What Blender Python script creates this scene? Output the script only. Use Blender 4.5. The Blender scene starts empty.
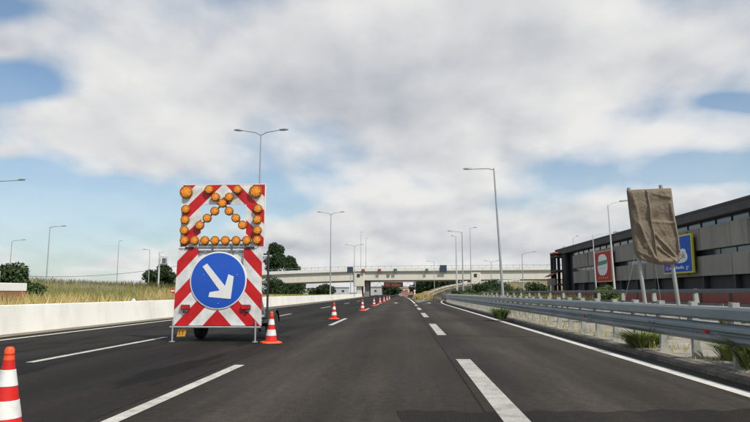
import bpy, bmesh, math, random
import numpy as np
from mathutils import Vector, Matrix
random.seed(7); rng = np.random.default_rng(11)
R = math.radians
S = bpy.context.scene
COL = S.collection

# ------------------------------------------------------------------ camera
CAM_H = 1.22; FPX = 617.0; PITCH = math.atan(81.5/617); YAW = math.atan(30/617*math.cos(PITCH))
cam = bpy.data.cameras.new('camera'); camo = bpy.data.objects.new('camera', cam); COL.objects.link(camo)
camo.location = (0, 0, CAM_H); camo.rotation_euler = (math.pi/2 + PITCH, 0, YAW)
cam.sensor_width = 36; cam.lens = 36*FPX/750; cam.clip_start = .05; cam.clip_end = 6000
S.camera = camo
S.render.resolution_x = 1024; S.render.resolution_y = 576

# ------------------------------------------------------------------ sky, sun, exposure
SUN_EL = 51.0; SUN_AZ = 46.0      # azimuth measured from straight behind the camera towards the right
sv = Vector((math.cos(R(SUN_EL))*math.sin(R(SUN_AZ)), -math.cos(R(SUN_EL))*math.cos(R(SUN_AZ)), math.sin(R(SUN_EL))))
sl = bpy.data.lights.new('sun', 'SUN'); sl.energy = 4.3; sl.angle = R(.8); sl.color = (1, .94, .84)
so = bpy.data.objects.new('sun', sl); COL.objects.link(so); so.rotation_euler = sv.to_track_quat('Z', 'Y').to_euler(); so.location = (20, -20, 40)
S.view_settings.view_transform = 'Standard'; S.view_settings.look = 'None'
S.view_settings.exposure = 0.0; S.view_settings.gamma = 1.0; S.view_settings.use_curve_mapping = False

def build_world():
    w = bpy.data.worlds.new('World'); S.world = w; w.use_nodes = True
    nt = w.node_tree; N = nt.nodes; L = nt.links
    bg = N['Background']; bg.inputs['Strength'].default_value = .1
    sky = N.new('ShaderNodeTexSky'); sky.sky_type = 'NISHITA'; sky.sun_disc = False
    sky.sun_elevation = R(SUN_EL); sky.sun_rotation = math.atan2(sv.x, sv.y)
    sky.air_density = 1.0; sky.dust_density = 1.2; sky.ozone_density = 1.2
    tc = N.new('ShaderNodeTexCoord'); sp = N.new('ShaderNodeSeparateXYZ'); L.new(tc.outputs['Generated'], sp.inputs[0])
    def M(op, a, b=None, c=None, clamp=False):
        n = N.new('ShaderNodeMath'); n.operation = op; n.use_clamp = clamp
        for i, v in enumerate((a, b, c)):
            if v is None: continue
            if isinstance(v, (int, float)): n.inputs[i].default_value = v
            else: L.new(v, n.inputs[i])
        return n.outputs[0]
    ZK = .32                                     # flattens the cloud sheet's perspective near the horizon
    zc = M('ADD', M('MAXIMUM', sp.outputs['Z'], 0.0), ZK)
    u = M('DIVIDE', sp.outputs['X'], zc); v = M('DIVIDE', sp.outputs['Y'], zc)
    cb = N.new('ShaderNodeCombineXYZ'); L.new(u, cb.inputs[0]); L.new(v, cb.inputs[1])
    def noise(scale, detail, rough, off, dist=0.0, stretch=(1, .8, 1)):
        mp = N.new('ShaderNodeMapping'); mp.inputs['Location'].default_value = off; mp.inputs['Scale'].default_value = stretch
        L.new(cb.outputs[0], mp.inputs['Vector'])
        n = N.new('ShaderNodeTexNoise'); n.inputs['Scale'].default_value = scale; n.inputs['Detail'].default_value = detail
        n.inputs['Roughness'].default_value = rough; n.inputs['Distortion'].default_value = dist
        L.new(mp.outputs[0], n.inputs['Vector']); return n.outputs['Fac']
    def blob(cu, cv, ru, rv):      # smooth 0..1 hump: where the cloud sheet is open or closed
        a = M('POWER', M('DIVIDE', M('SUBTRACT', u, cu), ru), 2.0); b = M('POWER', M('DIVIDE', M('SUBTRACT', v, cv), rv), 2.0)
        return M('EXPONENT', M('MULTIPLY', M('ADD', a, b), -1.0))
    def uv(px, py):
        d = ray(px, py).normalized(); zz = max(d.z, 0) + ZK
        return d.x/zz, d.y/zz
    dens = noise(2.3, 7, .46, (3.1, 1.7, 0))
    dens2 = noise(2.3, 7, .46, (3.1+.035, 1.7-.075, 0))       # the same sheet seen a step towards the sun
    big = noise(.8, 3, .5, (8.3, 4.1, 0))
    cov = M('ADD', dens, M('MULTIPLY', M('SUBTRACT', big, .5), .35))
    for (px, py, rx, ry, amt) in ((18, 86, 60, 22, -.34), (140, 120, 22, 16, -.12), (5, 8, 40, 18, -.28), (60, 212, 130, 45, -.30), (160, 215, 60, 25, -.10), (300, 200, 60, 22, -.14), (740, 103, 45, 8, -.30), (715, 172, 70, 26, -.34), (600, 185, 60, 18, -.10),
                                  (80, 130, 45, 26, .34), (120, 170, 60, 14, .16), (8, 152, 30, 10, .2), (0, 45, 22, 14, .26), (300, 80, 240, 60, .26), (560, 70, 260, 75, .26), (650, 136, 100, 14, .14), (430, 245, 260, 32, .30), (95, 266, 40, 7, .2), (440, 165, 130, 28, .14)):
        cu, cv = uv(px, py); u1 = uv(px+rx, py)[0]; va = uv(px, py+ry)[1]; vb = uv(px, py-ry)[1]
        cov = M('ADD', cov, M('MULTIPLY', blob(cu, cv, abs(u1-cu), max(.03, abs(va-vb)/2)), amt))
    mr = N.new('ShaderNodeMapRange'); mr.interpolation_type = 'SMOOTHSTEP'; L.new(cov, mr.inputs[0])
    mr.inputs[1].default_value = .33; mr.inputs[2].default_value = .66
    veil = M('ADD', .10, M('MULTIPLY', M('SUBTRACT', 1.0, M('MULTIPLY', sp.outputs['Z'], 3.2, clamp=True)), .40))   # thin haze, thicker low down
    cmask = M('MAXIMUM', mr.outputs[0], veil)
    shade = N.new('ShaderNodeValToRGB'); cr = shade.color_ramp
    cr.elements[0].position = .25; cr.elements[0].color = (4.3, 4.6, 5.15, 1)
    cr.elements[1].position = .75; cr.elements[1].color = (8.3, 8.25, 8.15, 1)
    lit = M('ADD', M('MULTIPLY', M('SUBTRACT', dens, dens2), 1.45), M('ADD', .5, M('MULTIPLY', M('SUBTRACT', big, .5), .9)))
    thick = M('MULTIPLY', M('SUBTRACT', cov, .60, clamp=True), -.35)     # thicker sheet, greyer base
    L.new(M('ADD', lit, M('ADD', thick, .12)), shade.inputs[0])
    mx = N.new('ShaderNodeMix'); mx.data_type = 'RGBA'; L.new(cmask, mx.inputs[0])
    tint = N.new('ShaderNodeMix'); tint.data_type = 'RGBA'; tint.blend_type = 'MULTIPLY'; tint.inputs[0].default_value = 1
    L.new(sky.outputs[0], tint.inputs[6]); tint.inputs[7].default_value = (1.02, 1.24, 1.30, 1)
    L.new(tint.outputs[2], mx.inputs[6]); L.new(shade.outputs[0], mx.inputs[7])
    L.new(mx.outputs[2], bg.inputs['Color'])

# ------------------------------------------------------------------ pixel -> place helpers
_f = Vector((-math.sin(YAW)*math.cos(PITCH), math.cos(YAW)*math.cos(PITCH), math.sin(PITCH)))
_r = Vector((math.cos(YAW), math.sin(YAW), 0)); _u = _r.cross(_f)
CAM = Vector((0, 0, CAM_H))
def ray(px, py): return _f + _r*((px-375)/FPX) + _u*((211-py)/FPX)
def gnd(px, py, z=0.0):
    d = ray(px, py); return CAM + d*((z-CAM_H)/d.z)
def atY(px, py, Y):
    d = ray(px, py); return CAM + d*(Y/d.y)
def atX(px, py, X):
    d = ray(px, py); return CAM + d*(X/d.x)
build_world()

def bend(Y):                       # the motorway swings gently left far ahead
    if Y < 60: return 0.0
    if Y < 300: return -7e-5*(Y-60)**2
    return -7e-5*240**2 - .0336*(Y-300)

# ------------------------------------------------------------------ materials
MATS = {}
def material(name, color, rough=.7, var=.15, scale=3.0, grain=.1, gscale=60, bump=.15, metal=0.0, stain=None, stain_amt=0.0, stain_scale=.8, spec=.5, streak=None, attr=None, trans=0.0):
    m = bpy.data.materials.new(name); m.use_nodes = True; nt = m.node_tree; N = nt.nodes; L = nt.links
    b = N['Principled BSDF']; b.inputs['Roughness'].default_value = rough; b.inputs['Metallic'].default_value = metal
    b.inputs['Specular IOR Level'].default_value = spec
    tc = N.new('ShaderNodeTexCoord'); geo = N.new('ShaderNodeNewGeometry')
    src = geo.outputs['Position']
    if streak:
        mp = N.new('ShaderNodeMapping'); mp.inputs['Scale'].default_value = streak; L.new(src, mp.inputs[0]); vs = mp.outputs[0]
    else: vs = src
    def noise(sc, det=6, ro=.6, v=src):
        n = N.new('ShaderNodeTexNoise'); n.inputs['Scale'].default_value = sc; n.inputs['Detail'].default_value = det; n.inputs['Roughness'].default_value = ro
        L.new(v, n.inputs['Vector']); return n.outputs['Fac']
    def ramp(f, lo, hi, a, bb):
        n = N.new('ShaderNodeMapRange'); L.new(f, n.inputs[0])
        for i, x in enumerate((lo, hi, a, bb)): n.inputs[1+i].default_value = x
        return n.outputs[0]
    def mul(a, b):
        n = N.new('ShaderNodeMath'); n.operation = 'MULTIPLY'; L.new(a, n.inputs[0]); L.new(b, n.inputs[1]); return n.outputs[0]
    big = ramp(noise(scale, 6, .6, vs), .3, .7, 1-var, 1+var)
    fine = noise(gscale, 4, .7)
    f = mul(big, ramp(fine, .3, .7, 1-grain, 1+grain))
    c = N.new('ShaderNodeMix'); c.data_type = 'RGBA'; c.blend_type = 'MULTIPLY'; c.inputs[0].default_value = 1
    if attr:
        a = N.new('ShaderNodeAttribute'); a.attribute_name = attr; L.new(a.outputs['Color'], c.inputs[6])
    else: c.inputs[6].default_value = (*color, 1)
    L.new(f, c.inputs[7]); out = c.outputs[2]
    if stain:
        s = N.new('ShaderNodeMix'); s.data_type = 'RGBA'; L.new(ramp(noise(stain_scale, 8, .65, vs), .48, .72, 0, stain_amt), s.inputs[0])
        L.new(out, s.inputs[6]); s.inputs[7].default_value = (*stain, 1); out = s.outputs[2]
    L.new(out, b.inputs['Base Color'])
    if bump:
        bn = N.new('ShaderNodeBump'); bn.inputs['Strength'].default_value = bump; bn.inputs['Distance'].default_value = .02
        L.new(fine, bn.inputs['Height']); L.new(bn.outputs[0], b.inputs['Normal'])
    if trans:
        ts = N.new('ShaderNodeBsdfTranslucent'); L.new(out, ts.inputs[0]); mxs = N.new('ShaderNodeMixShader'); mxs.inputs[0].default_value = trans
        L.new(b.outputs[0], mxs.inputs[1]); L.new(ts.outputs[0], mxs.inputs[2]); L.new(mxs.outputs[0], N['Material Output'].inputs[0])
    MATS[name] = m; return m

def asphalt(name, base, dark_left=True, tint=(1, .85, .69)):
    m = bpy.data.materials.new(name); m.use_nodes = True; nt = m.node_tree; N = nt.nodes; L = nt.links
    b = N['Principled BSDF']; b.inputs['Specular IOR Level'].default_value = .14
    geo = N.new('ShaderNodeNewGeometry'); P = geo.outputs['Position']; sp = N.new('ShaderNodeSeparateXYZ'); L.new(P, sp.inputs[0])
    def Mt(op, a, bb=None, clamp=False):
        n = N.new('ShaderNodeMath'); n.operation = op; n.use_clamp = clamp
        for i, v in enumerate((a, bb)):
            if v is None: continue
            if isinstance(v, (int, float)): n.inputs[i].default_value = v
            else: L.new(v, n.inputs[i])
        return n.outputs[0]
    def noise(sc, det, ro, mscale=None, loc=(0, 0, 0)):
        mp = N.new('ShaderNodeMapping'); mp.inputs['Scale'].default_value = mscale or (1, 1, 1); mp.inputs['Location'].default_value = loc
        L.new(P, mp.inputs[0]); n = N.new('ShaderNodeTexNoise'); n.inputs['Scale'].default_value = sc; n.inputs['Detail'].default_value = det; n.inputs['Roughness'].default_value = ro
        L.new(mp.outputs[0], n.inputs['Vector']); return n.outputs['Fac']
    def rng_(f, lo, hi, a, bb, smooth=True):
        n = N.new('ShaderNodeMapRange'); n.interpolation_type = 'SMOOTHSTEP' if smooth else 'LINEAR'; L.new(f, n.inputs[0])
        for i, x in enumerate((lo, hi, a, bb)): n.inputs[1+i].default_value = x
        return n.outputs[0]
    x = sp.outputs['X']
    lane = Mt('FRACT', Mt('DIVIDE', Mt('ADD', x, 2.81+38.7), 3.87))       # 0..1 across each lane
    track = Mt('COSINE', Mt('MULTIPLY', lane, 4*math.pi))                 # two polished wheel tracks a lane
    wear = Mt('ADD', 1.0, Mt('MULTIPLY', track, -.20))
    streak = rng_(noise(1.0, 6, .6, (1.6, .05, 1)), .36, .64, .76, 1.26)
    patch = rng_(noise(.22, 5, .6, (1, .45, 1), (3, 9, 0)), .38, .62, .80, 1.18)
    grain = rng_(noise(70, 3, .75), .38, .64, .5, 1.6, False)
    grain2 = rng_(noise(9, 5, .7), .36, .64, .80, 1.20, False)
    f = Mt('MULTIPLY', Mt('MULTIPLY', wear, streak), Mt('MULTIPLY', patch, Mt('MULTIPLY', grain, grain2)))
    if dark_left:                                                         # newer, darker surfacing laid in the two left lanes
        f = Mt('MULTIPLY', f, rng_(Mt('ADD', x, Mt('MULTIPLY', noise(.4, 4, .6, (1, .2, 1)), .5)), -3.1, -2.3, .46, 1.0))
    # spilled oil and sealant: dark drawn-out blots
    oil = rng_(noise(.9, 5, .62, (1, .14, 1), (7.7, 2.2, 0)), .53, .60, 1.0, .38)
    only = rng_(x, -3.2, -2.6, 1.0, .22)                                  # mostly in the left lanes
    f = Mt('MULTIPLY', f, Mt('SUBTRACT', 1.0, Mt('MULTIPLY', Mt('SUBTRACT', 1.0, oil), only)))
    c = N.new('ShaderNodeMix'); c.data_type = 'RGBA'; c.blend_type = 'MULTIPLY'; c.inputs[0].default_value = 1
    c.inputs[6].default_value = (base*tint[0], base*tint[1], base*tint[2], 1); L.new(f, c.inputs[7]); L.new(c.outputs[2], b.inputs['Base Color'])
    L.new(rng_(streak, .8, 1.2, .72, .88), b.inputs['Roughness'])
    bn = N.new('ShaderNodeBump'); bn.inputs['Strength'].default_value = .5; bn.inputs['Distance'].default_value = .006
    L.new(noise(90, 3, .7), bn.inputs['Height']); L.new(bn.outputs[0], b.inputs['Normal'])
    MATS[name] = m; return m

asphalt('asphalt', .038)
asphalt('asphalt_ramp', .055, False)
asphalt('dark_strip', .019, False)
material('road_paint', (.50, .48, .43), .6, .18, 1.5, .22, 45, .25, stain=(.12, .11, .10), stain_amt=.75, stain_scale=5)
material('road_paint_worn', (.40, .385, .35), .65, .18, 1.2, .25, 40, .3, stain=(.13, .12, .10), stain_amt=.7, stain_scale=3)
material('road_paint_edge', (.62, .60, .55), .6, .12, 1.5, .15, 45, .2, stain=(.16, .15, .13), stain_amt=.5, stain_scale=4)
material('barrier_white', (.84, .82, .76), .8, .06, .7, .05, 30, .1, stain=(.50, .48, .42), stain_amt=.5, stain_scale=.9, streak=(1, .8, .35))
material('gutter', (.20, .17, .12), .95, .3, 3, .3, 25, .5, stain=(.08, .08, .06), stain_amt=.8, stain_scale=1.5)
material('kerb_dirty', (.13, .115, .09), .95, .4, 2.5, .35, 18, .9, stain=(.045, .04, .032), stain_amt=.85, stain_scale=1.2)
material('verge_gravel', (.29, .265, .22), .95, .3, 1.2, .4, 18, 1.0, stain=(.13, .115, .08), stain_amt=.75, stain_scale=.7)
material('soil', (.17, .14, .08), 1, .3, .5, .3, 9, .6, stain=(.10, .12, .05), stain_amt=.7, stain_scale=.2)
material('field', (.13, .13, .07), 1, .3, .03, .3, .5, .2, stain=(.20, .17, .10), stain_amt=.6, stain_scale=.02)
material('galvanised', (.245, .285, .30), .46, .16, 1.6, .10, 30, .06, .5, stain=(.24, .22, .19), stain_amt=.4, stain_scale=2.5, streak=(1, .6, 3))
material('galvanised_post', (.34, .345, .32), .6, .15, 3, .12, 40, .08, .25, stain=(.20, .17, .12), stain_amt=.5, stain_scale=4)
material('pole_grey', (.36, .38, .40), .55, .08, 1.5, .05, 30, .03, .3)
material('pole_pale', (.55, .57, .58), .55, .08, 1.5, .05, 30, .03, .15)
material('pole_sign', (.31, .32, .31), .55, .1, 2, .06, 30, .03, .2, stain=(.28, .26, .22), stain_amt=.4, stain_scale=3)
material('pole_dark', (.14, .15, .16), .55, .08, 1.5, .05, 30, .03, .2)
material('lamp_head', (.16, .17, .18), .5, .08, 1.5, .05, 30, .03, .3)
material('concrete_bridge', (.64, .61, .54), .9, .08, .35, .06, 8, .15, stain=(.36, .32, .26), stain_amt=.5, stain_scale=.35, streak=(1, 1, .3))
material('concrete_parapet', (.72, .71, .67), .9, .08, .5, .06, 8, .15, stain=(.36, .34, .30), stain_amt=.5, stain_scale=.5, streak=(1, 1, .3))
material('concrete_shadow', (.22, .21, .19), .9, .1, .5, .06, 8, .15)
material('rail_dark', (.10, .11, .12), .6, .15, 1, .08, 20, .05, .2)
material('rail_blue', (.22, .25, .29), .6, .1, 1, .05, 20, .05, .2)
material('spandrel', (.28, .26, .225), .85, .10, .5, .06, 14, .15, stain=(.16, .15, .125), stain_amt=.7, stain_scale=.6, streak=(1, 1, .25))
material('building_dark', (.03, .03, .031), .7, .15, 1, .1, 20, .1)
material('roof_dark', (.06, .06, .062), .8, .12, .6, .1, 20, .1, stain=(.14, .13, .12), stain_amt=.4, stain_scale=.5)
material('joint_dark', (.18, .17, .15), .9, .15, 1, .1, 20, .1)
material('glass_dark', (.05, .075, .10), .12, .2, .8, .0, 20, 0, 0, spec=.8)
material('red_wall', (.20, .045, .035), .75, .2, .8, .1, 20, .1, stain=(.12, .07, .05), stain_amt=.6, stain_scale=.9)
material('roof_tile_red', (.36, .10, .06), .8, .15, 2, .1, 20, .1)
material('billboard_red', (.42, .035, .025), .8, .06, 1, .03, 20, 0)
material('billboard_blue', (.008, .10, .46), .8, .05, 1, .03, 20, 0)
material('billboard_yellow', (.60, .52, .03), .5, .05, 1, .03, 20, 0)
material('billboard_orange', (.55, .30, .10), .5, .08, 1, .03, 20, 0)
material('print_white', (.72, .73, .73), .5, .04, 2, .03, 20, 0)
material('print_green', (.02, .20, .09), .5, .05, 2, .03, 20, 0)
material('print_dark', (.03, .05, .12), .5, .05, 2, .03, 20, 0)
material('print_pink', (.60, .12, .18), .5, .05, 2, .03, 20, 0)
material('burlap', (.155, .122, .088), .95, .16, 2.2, .18, 90, .35, stain=(.22, .18, .135), stain_amt=.5, stain_scale=2.6)
material('cone_red', (.62, .014, .008), .55, .08, 6, .05, 50, .04, stain=(.30, .03, .015), stain_amt=.35, stain_scale=9)
material('cone_orange', (.80, .09, .012), .55, .08, 6, .05, 50, .04, stain=(.35, .05, .015), stain_amt=.35, stain_scale=9)
material('cone_white', (.70, .71, .69), .5, .05, 6, .05, 50, .04, stain=(.42, .40, .36), stain_amt=.5, stain_scale=8)
material('sign_white', (.76, .77, .76), .4, .04, 3, .02, 40, .0, stain=(.58, .57, .54), stain_amt=.4, stain_scale=3)
material('sign_blue', (.010, .085, .50), .38, .05, 3, .02, 40, .0, stain=(.03, .10, .42), stain_amt=.4, stain_scale=4)
material('lamp_housing', (.26, .10, .012), .5, .1, 10, .05, 50, .05)
material('lamp_black', (.03, .03, .03), .5, .1, 5, .05, 50, .05)
material('tyre', (.022, .022, .022), .85, .1, 8, .1, 60, .2)
material('trailer_steel', (.40, .41, .42), .5, .1, 4, .06, 50, .05, .4, stain=(.22, .19, .16), stain_amt=.4, stain_scale=5)
material('tail_red', (.50, .012, .012), .25, .1, 10, .03, 50, 0)
material('plate_yellow', (.62, .30, .02), .5, .08, 8, .03, 50, 0)
material('reflector_red', (.80, .02, .02), .3, .05, 10, .03, 50, 0)
material('cabin_white', (.80, .79, .76), .7, .05, 1, .03, 20, .05)
material('cabin_brown', (.30, .13, .07), .8, .1, 1, .05, 20, .05)
material('bark', (.10, .075, .05), .95, .2, 6, .2, 30, .5)
material('grass_blades', (1, 1, 1), .8, .05, 1, .0, 10, 0, attr='tint', spec=.2, trans=.3)
material('leaves', (1, 1, 1), .65, .05, 1, .0, 10, 0, attr='tint', spec=.3, trans=.25)
material('far_wall', (.46, .47, .48), .9, .08, .3, .05, 5, .05)
material('far_wall_warm', (.50, .46, .40), .9, .08, .3, .05, 5, .05)
material('far_roof', (.30, .16, .11), .9, .08, .3, .05, 5, .05)

def stripes_mat(name, period, off, k_=1.0):
    """red and white retroreflective chevron print, pointing up (object space: X across, Z up)"""
    m = bpy.data.materials.new(name); m.use_nodes = True; N = m.node_tree.nodes; L = m.node_tree.links; b = N['Principled BSDF']
    tc = N.new('ShaderNodeTexCoord'); sp = N.new('ShaderNodeSeparateXYZ'); L.new(tc.outputs['Object'], sp.inputs[0])
    def Mt(op, a, bb=None):
        n = N.new('ShaderNodeMath'); n.operation = op
        for i, v in enumerate((a, bb)):
            if v is None: continue
            if isinstance(v, (int, float)): n.inputs[i].default_value = v
            else: L.new(v, n.inputs[i])
        return n.outputs[0]
    t = Mt('FRACT', Mt('DIVIDE', Mt('ADD', Mt('ADD', Mt('ABSOLUTE', sp.outputs['X']), Mt('MULTIPLY', sp.outputs['Z'], k_)), off+10*period), period))
    k = Mt('LESS_THAN', t, .5)
    nz = N.new('ShaderNodeTexNoise'); nz.inputs['Scale'].default_value = 3.5; nz.inputs['Detail'].default_value = 7; L.new(tc.outputs['Object'], nz.inputs['Vector'])
    mr = N.new('ShaderNodeMapRange'); L.new(nz.outputs['Fac'], mr.inputs[0])
    for i, x in enumerate((.38, .70, 1.0, .66)): mr.inputs[1+i].default_value = x
    mx = N.new('ShaderNodeMix'); mx.data_type = 'RGBA'; L.new(k, mx.inputs[0]); mx.inputs[6].default_value = (.76, .76, .74, 1); mx.inputs[7].default_value = (.58, .008, .012, 1)
    c = N.new('ShaderNodeMix'); c.data_type = 'RGBA'; c.blend_type = 'MULTIPLY'; c.inputs[0].default_value = 1; L.new(mx.outputs[2], c.inputs[6]); L.new(mr.outputs[0], c.inputs[7])
    L.new(c.outputs[2], b.inputs['Base Color']); b.inputs['Roughness'].default_value = .38
    MATS[name] = m

def amber_mat():
    m = bpy.data.materials.new('amber_lens'); m.use_nodes = True; b = m.node_tree.nodes['Principled BSDF']
    b.inputs['Base Color'].default_value = (.85, .30, .010, 1); b.inputs['Roughness'].default_value = .22
    b.inputs['Coat Weight'].default_value = .5; b.inputs['Coat Roughness'].default_value = .1
    MATS['amber_lens'] = m
amber_mat()
def emit_mat(name, col, st):
    m = bpy.data.materials.new(name); m.use_nodes = True; b = m.node_tree.nodes['Principled BSDF']
    b.inputs['Base Color'].default_value = (.02, .01, .01, 1); b.inputs['Emission Color'].default_value = (*col, 1); b.inputs['Emission Strength'].default_value = st
    MATS[name] = m
emit_mat('led_red', (1, .05, .02), .5); emit_mat('led_amber', (1, .22, .03), .4)

# ------------------------------------------------------------------ mesh helpers
class MB:
    def __init__(s): s.v = []; s.f = []
    def add(s, vs, fs):
        o = len(s.v); s.v += [tuple(p) for p in vs]; s.f += [tuple(i+o for i in q) for q in fs]; return s
    def box(s, x0, x1, y0, y1, z0, z1):
        return s.add([(x0,y0,z0),(x1,y0,z0),(x1,y1,z0),(x0,y1,z0),(x0,y0,z1),(x1,y0,z1),(x1,y1,z1),(x0,y1,z1)],
                     [(0,3,2,1),(4,5,6,7),(0,1,5,4),(1,2,6,5),(2,3,7,6),(3,0,4,7)])
    def bevbox(s, x0, x1, y0, y1, z0, z1, b):
        """box with chamfered vertical and top edges"""
        def ring(z, i): return [(x0+b+i,y0+i,z),(x1-b-i,y0+i,z),(x1-i,y0+b+i,z),(x1-i,y1-b-i,z),(x1-b-i,y1-i,z),(x0+b+i,y1-i,z),(x0+i,y1-b-i,z),(x0+i,y0+b+i,z)]
        vs = ring(z0, 0)+ring(z1-b, 0)+ring(z1, b*.99); fs = [tuple(reversed(range(8)))]
        for k in range(2):
            for i in range(8): j = (i+1) % 8; fs.append((k*8+i, k*8+j, k*8+8+j, k*8+8+i))
        fs.append(tuple(range(16, 24))); return s.add(vs, fs)
    def tube(s, pts, r, n=10, cap=True):
        pts = [Vector(p) for p in pts]; rs = r if isinstance(r, (list, tuple)) else [r]*len(pts)
        vs = []; fs = []; prev = None
        for i, p in enumerate(pts):
            t = (pts[min(i+1, len(pts)-1)]-pts[max(i-1, 0)]).normalized()
            a = Vector((1, 0, 0)) if abs(t.x) < .9 else Vector((0, 1, 0))
            e1 = (a - t*a.dot(t)).normalized() if prev is None else (prev - t*prev.dot(t)).normalized(); prev = e1; e2 = t.cross(e1)
            for k in range(n): an = 2*math.pi*k/n; vs.append(p+(e1*math.cos(an)+e2*math.sin(an))*rs[i])
        for i in range(len(pts)-1):
            for k in range(n): j = (k+1) % n; fs.append((i*n+k, i*n+j, (i+1)*n+j, (i+1)*n+k))
        if cap: fs.append(tuple(reversed(range(n)))); fs.append(tuple((len(pts)-1)*n+k for k in range(n)))
        return s.add(vs, fs)
    def lathe(s, prof, n=24, c=(0, 0, 0), axis='z'):
        vs = []; fs = []
        for (r, z) in prof:
            for k in range(n):
                a = 2*math.pi*k/n; p = (r*math.cos(a), r*math.sin(a), z)
                if axis == 'y': p = (p[0], -p[2], p[1])      # profile height points to -Y
                if axis == 'x': p = (p[2], p[0], p[1])
                vs.append((p[0]+c[0], p[1]+c[1], p[2]+c[2]))
        m = len(prof)
        for i in range(m-1):
            for k in range(n): j = (k+1) % n; fs.append((i*n+k, i*n+j, (i+1)*n+j, (i+1)*n+k))
        fs.append(tuple(reversed(range(n)))); fs.append(tuple((m-1)*n+k for k in range(n)))
        return s.add(vs, fs)
    def sweep(s, prof, path, closed=True):
        """profile [(dx,z)] swept along path [(x,y,z)] whose sideways direction is horizontal"""
        n = len(prof); vs = []; fs = []
        path = [Vector(p) for p in path]
        for i, p in enumerate(path):
            t = path[min(i+1, len(path)-1)]-path[max(i-1, 0)]; t.z = 0; t.normalize(); side = Vector((t.y, -t.x, 0))
            for dx, z in prof: vs.append(p+side*dx+Vector((0, 0, z)))
        for i in range(len(path)-1):
            for k in range(n if closed else n-1): j = (k+1) % n; fs.append((i*n+k, (i+1)*n+k, (i+1)*n+j, i*n+j))
        if closed: fs.append(tuple(range(n))); fs.append(tuple((len(path)-1)*n+k for k in reversed(range(n))))
        return s.add(vs, fs)
    def prism(s, poly, y0, y1):
        """polygon in XZ extruded from y0 (front) to y1"""
        n = len(poly); vs = [(x, y0, z) for x, z in poly]+[(x, y1, z) for x, z in poly]
        fs = [tuple(range(n)), tuple(reversed(range(n, 2*n)))]+[(i, i+n, (i+1) % n+n, (i+1) % n) for i in range(n)]
        return s.add(vs, fs)
    def build(s, name, mat, parent=None, smooth=False, loc=None, fix=True):
        me = bpy.data.meshes.new(name); me.from_pydata(s.v, [], s.f); me.update()
        if fix:
            bm = bmesh.new(); bm.from_mesh(me); bmesh.ops.recalc_face_normals(bm, faces=bm.faces); bm.to_mesh(me); bm.free()
        if smooth:
            for p in me.polygons: p.use_smooth = True
            if hasattr(me, 'set_sharp_from_angle'): me.set_sharp_from_angle(angle=R(35))
        me.materials.append(MATS[mat])
        return link(name, me, parent, loc)
def link(name, me, parent=None, loc=None):
    o = bpy.data.objects.new(name, me); COL.objects.link(o)
    if parent: o.parent = parent
    if loc: o.location = loc
    return o
def empty(name, label, cat, loc=(0, 0, 0), rot=(0, 0, 0), group=None):
    o = bpy.data.objects.new(name, None); COL.objects.link(o); o.location = loc; o.rotation_euler = rot; o.empty_display_size = .2
    return tag(o, label, cat, group)
def tag(o, label=None, cat=None, group=None, kind=None):
    if label: o['label'] = label
    if cat: o['category'] = cat
    if group: o['group'] = group
    if kind: o['kind'] = kind
    return o
def clone(o, parent=None):
    c = o.copy(); COL.objects.link(c); c.parent = parent
    for ch in list(o.children): clone(ch, c)
    return c

# ================================================================== SETTING
YS = [-25, -10, 0, 5, 10, 15, 20, 25, 30, 35, 40, 45, 50, 55] + list(range(60, 310, 6)) + [330, 370, 420]
def strip(name, x0, x1, ya, yb, z, mat, parent, th=.004, follow=True):
    ys = [ya]+[y for y in YS if ya < y < yb]+[yb]
    b = MB(); vs = []; fs = []
    for y in ys:
        o = bend(y) if follow else 0
        vs += [(x0+o, y, z), (x1+o, y, z)]
    for i in range(len(ys)-1): fs.append((2*i, 2*i+1, 2*i+3, 2*i+2))
    return b.add(vs, fs).build(name, mat, parent, fix=False)

g = MB().add([(-3000, -60, -.06), (3000, -60, -.06), (3000, 4500, -.06), (-3000, 4500, -.06)], [(0, 1, 2, 3)]).build('ground', 'field', fix=False); tag(g, kind='structure')

def exit_right(Y): return 4.55 if Y < 60 else 4.55+.0013*(Y-60)**2
def edge_line_x(Y): return exit_right(Y)-.42
# motorway slab: three lanes, exit lane on the right
ys = [y for y in YS if y <= 105]+[105]
vs = []; fs = []
for y in YS: 
    rr = exit_right(y) if y <= 108 else 1.6+bend(y)
    vs += [(-11.05+bend(y), y, 0), (rr, y, 0)]
for i in range(len(YS)-1): fs.append((2*i, 2*i+1, 2*i+3, 2*i+2))
road = MB().add(vs, fs).build('road', 'asphalt', fix=False); tag(road, kind='structure')
ZL = .004
def dashes(x, w, first, length, cycle, ymax, mat='road_paint'):
    y = first
    while y < ymax:
        ya = y; yb = y+length
        if y < 100: strip('lane_dash', x-w/2, x+w/2, ya, yb, ZL, mat, road)
        y += cycle
dashes(-2.81, .17, 4.4, 6.2, 19, 250)
dashes(-6.6, .16, -8.2, 6.2, 19, 250)
dashes(1.06, .26, -7.8, 6.5, 13, 60, 'road_paint_worn')
strip('edge_line', -10.5, -10.33, -20, 300, ZL, 'road_paint_edge', road)
strip('gore_line', 1.0, 1.2, 70, 300, ZL, 'road_paint_edge', road)
# exit lane's right edge line
ysr = [-20]+[y for y in YS if -20 < y < 108]+[108]; vs = []; fs = []
for y in ysr: vs += [(edge_line_x(y)-.11, y, ZL), (edge_line_x(y)+.11, y, ZL)]
for i in range(len(ysr)-1): fs.append((2*i, 2*i+1, 2*i+3, 2*i+2))
MB().add(vs, fs).build('edge_line', 'road_paint_edge', road, fix=False)
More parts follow.
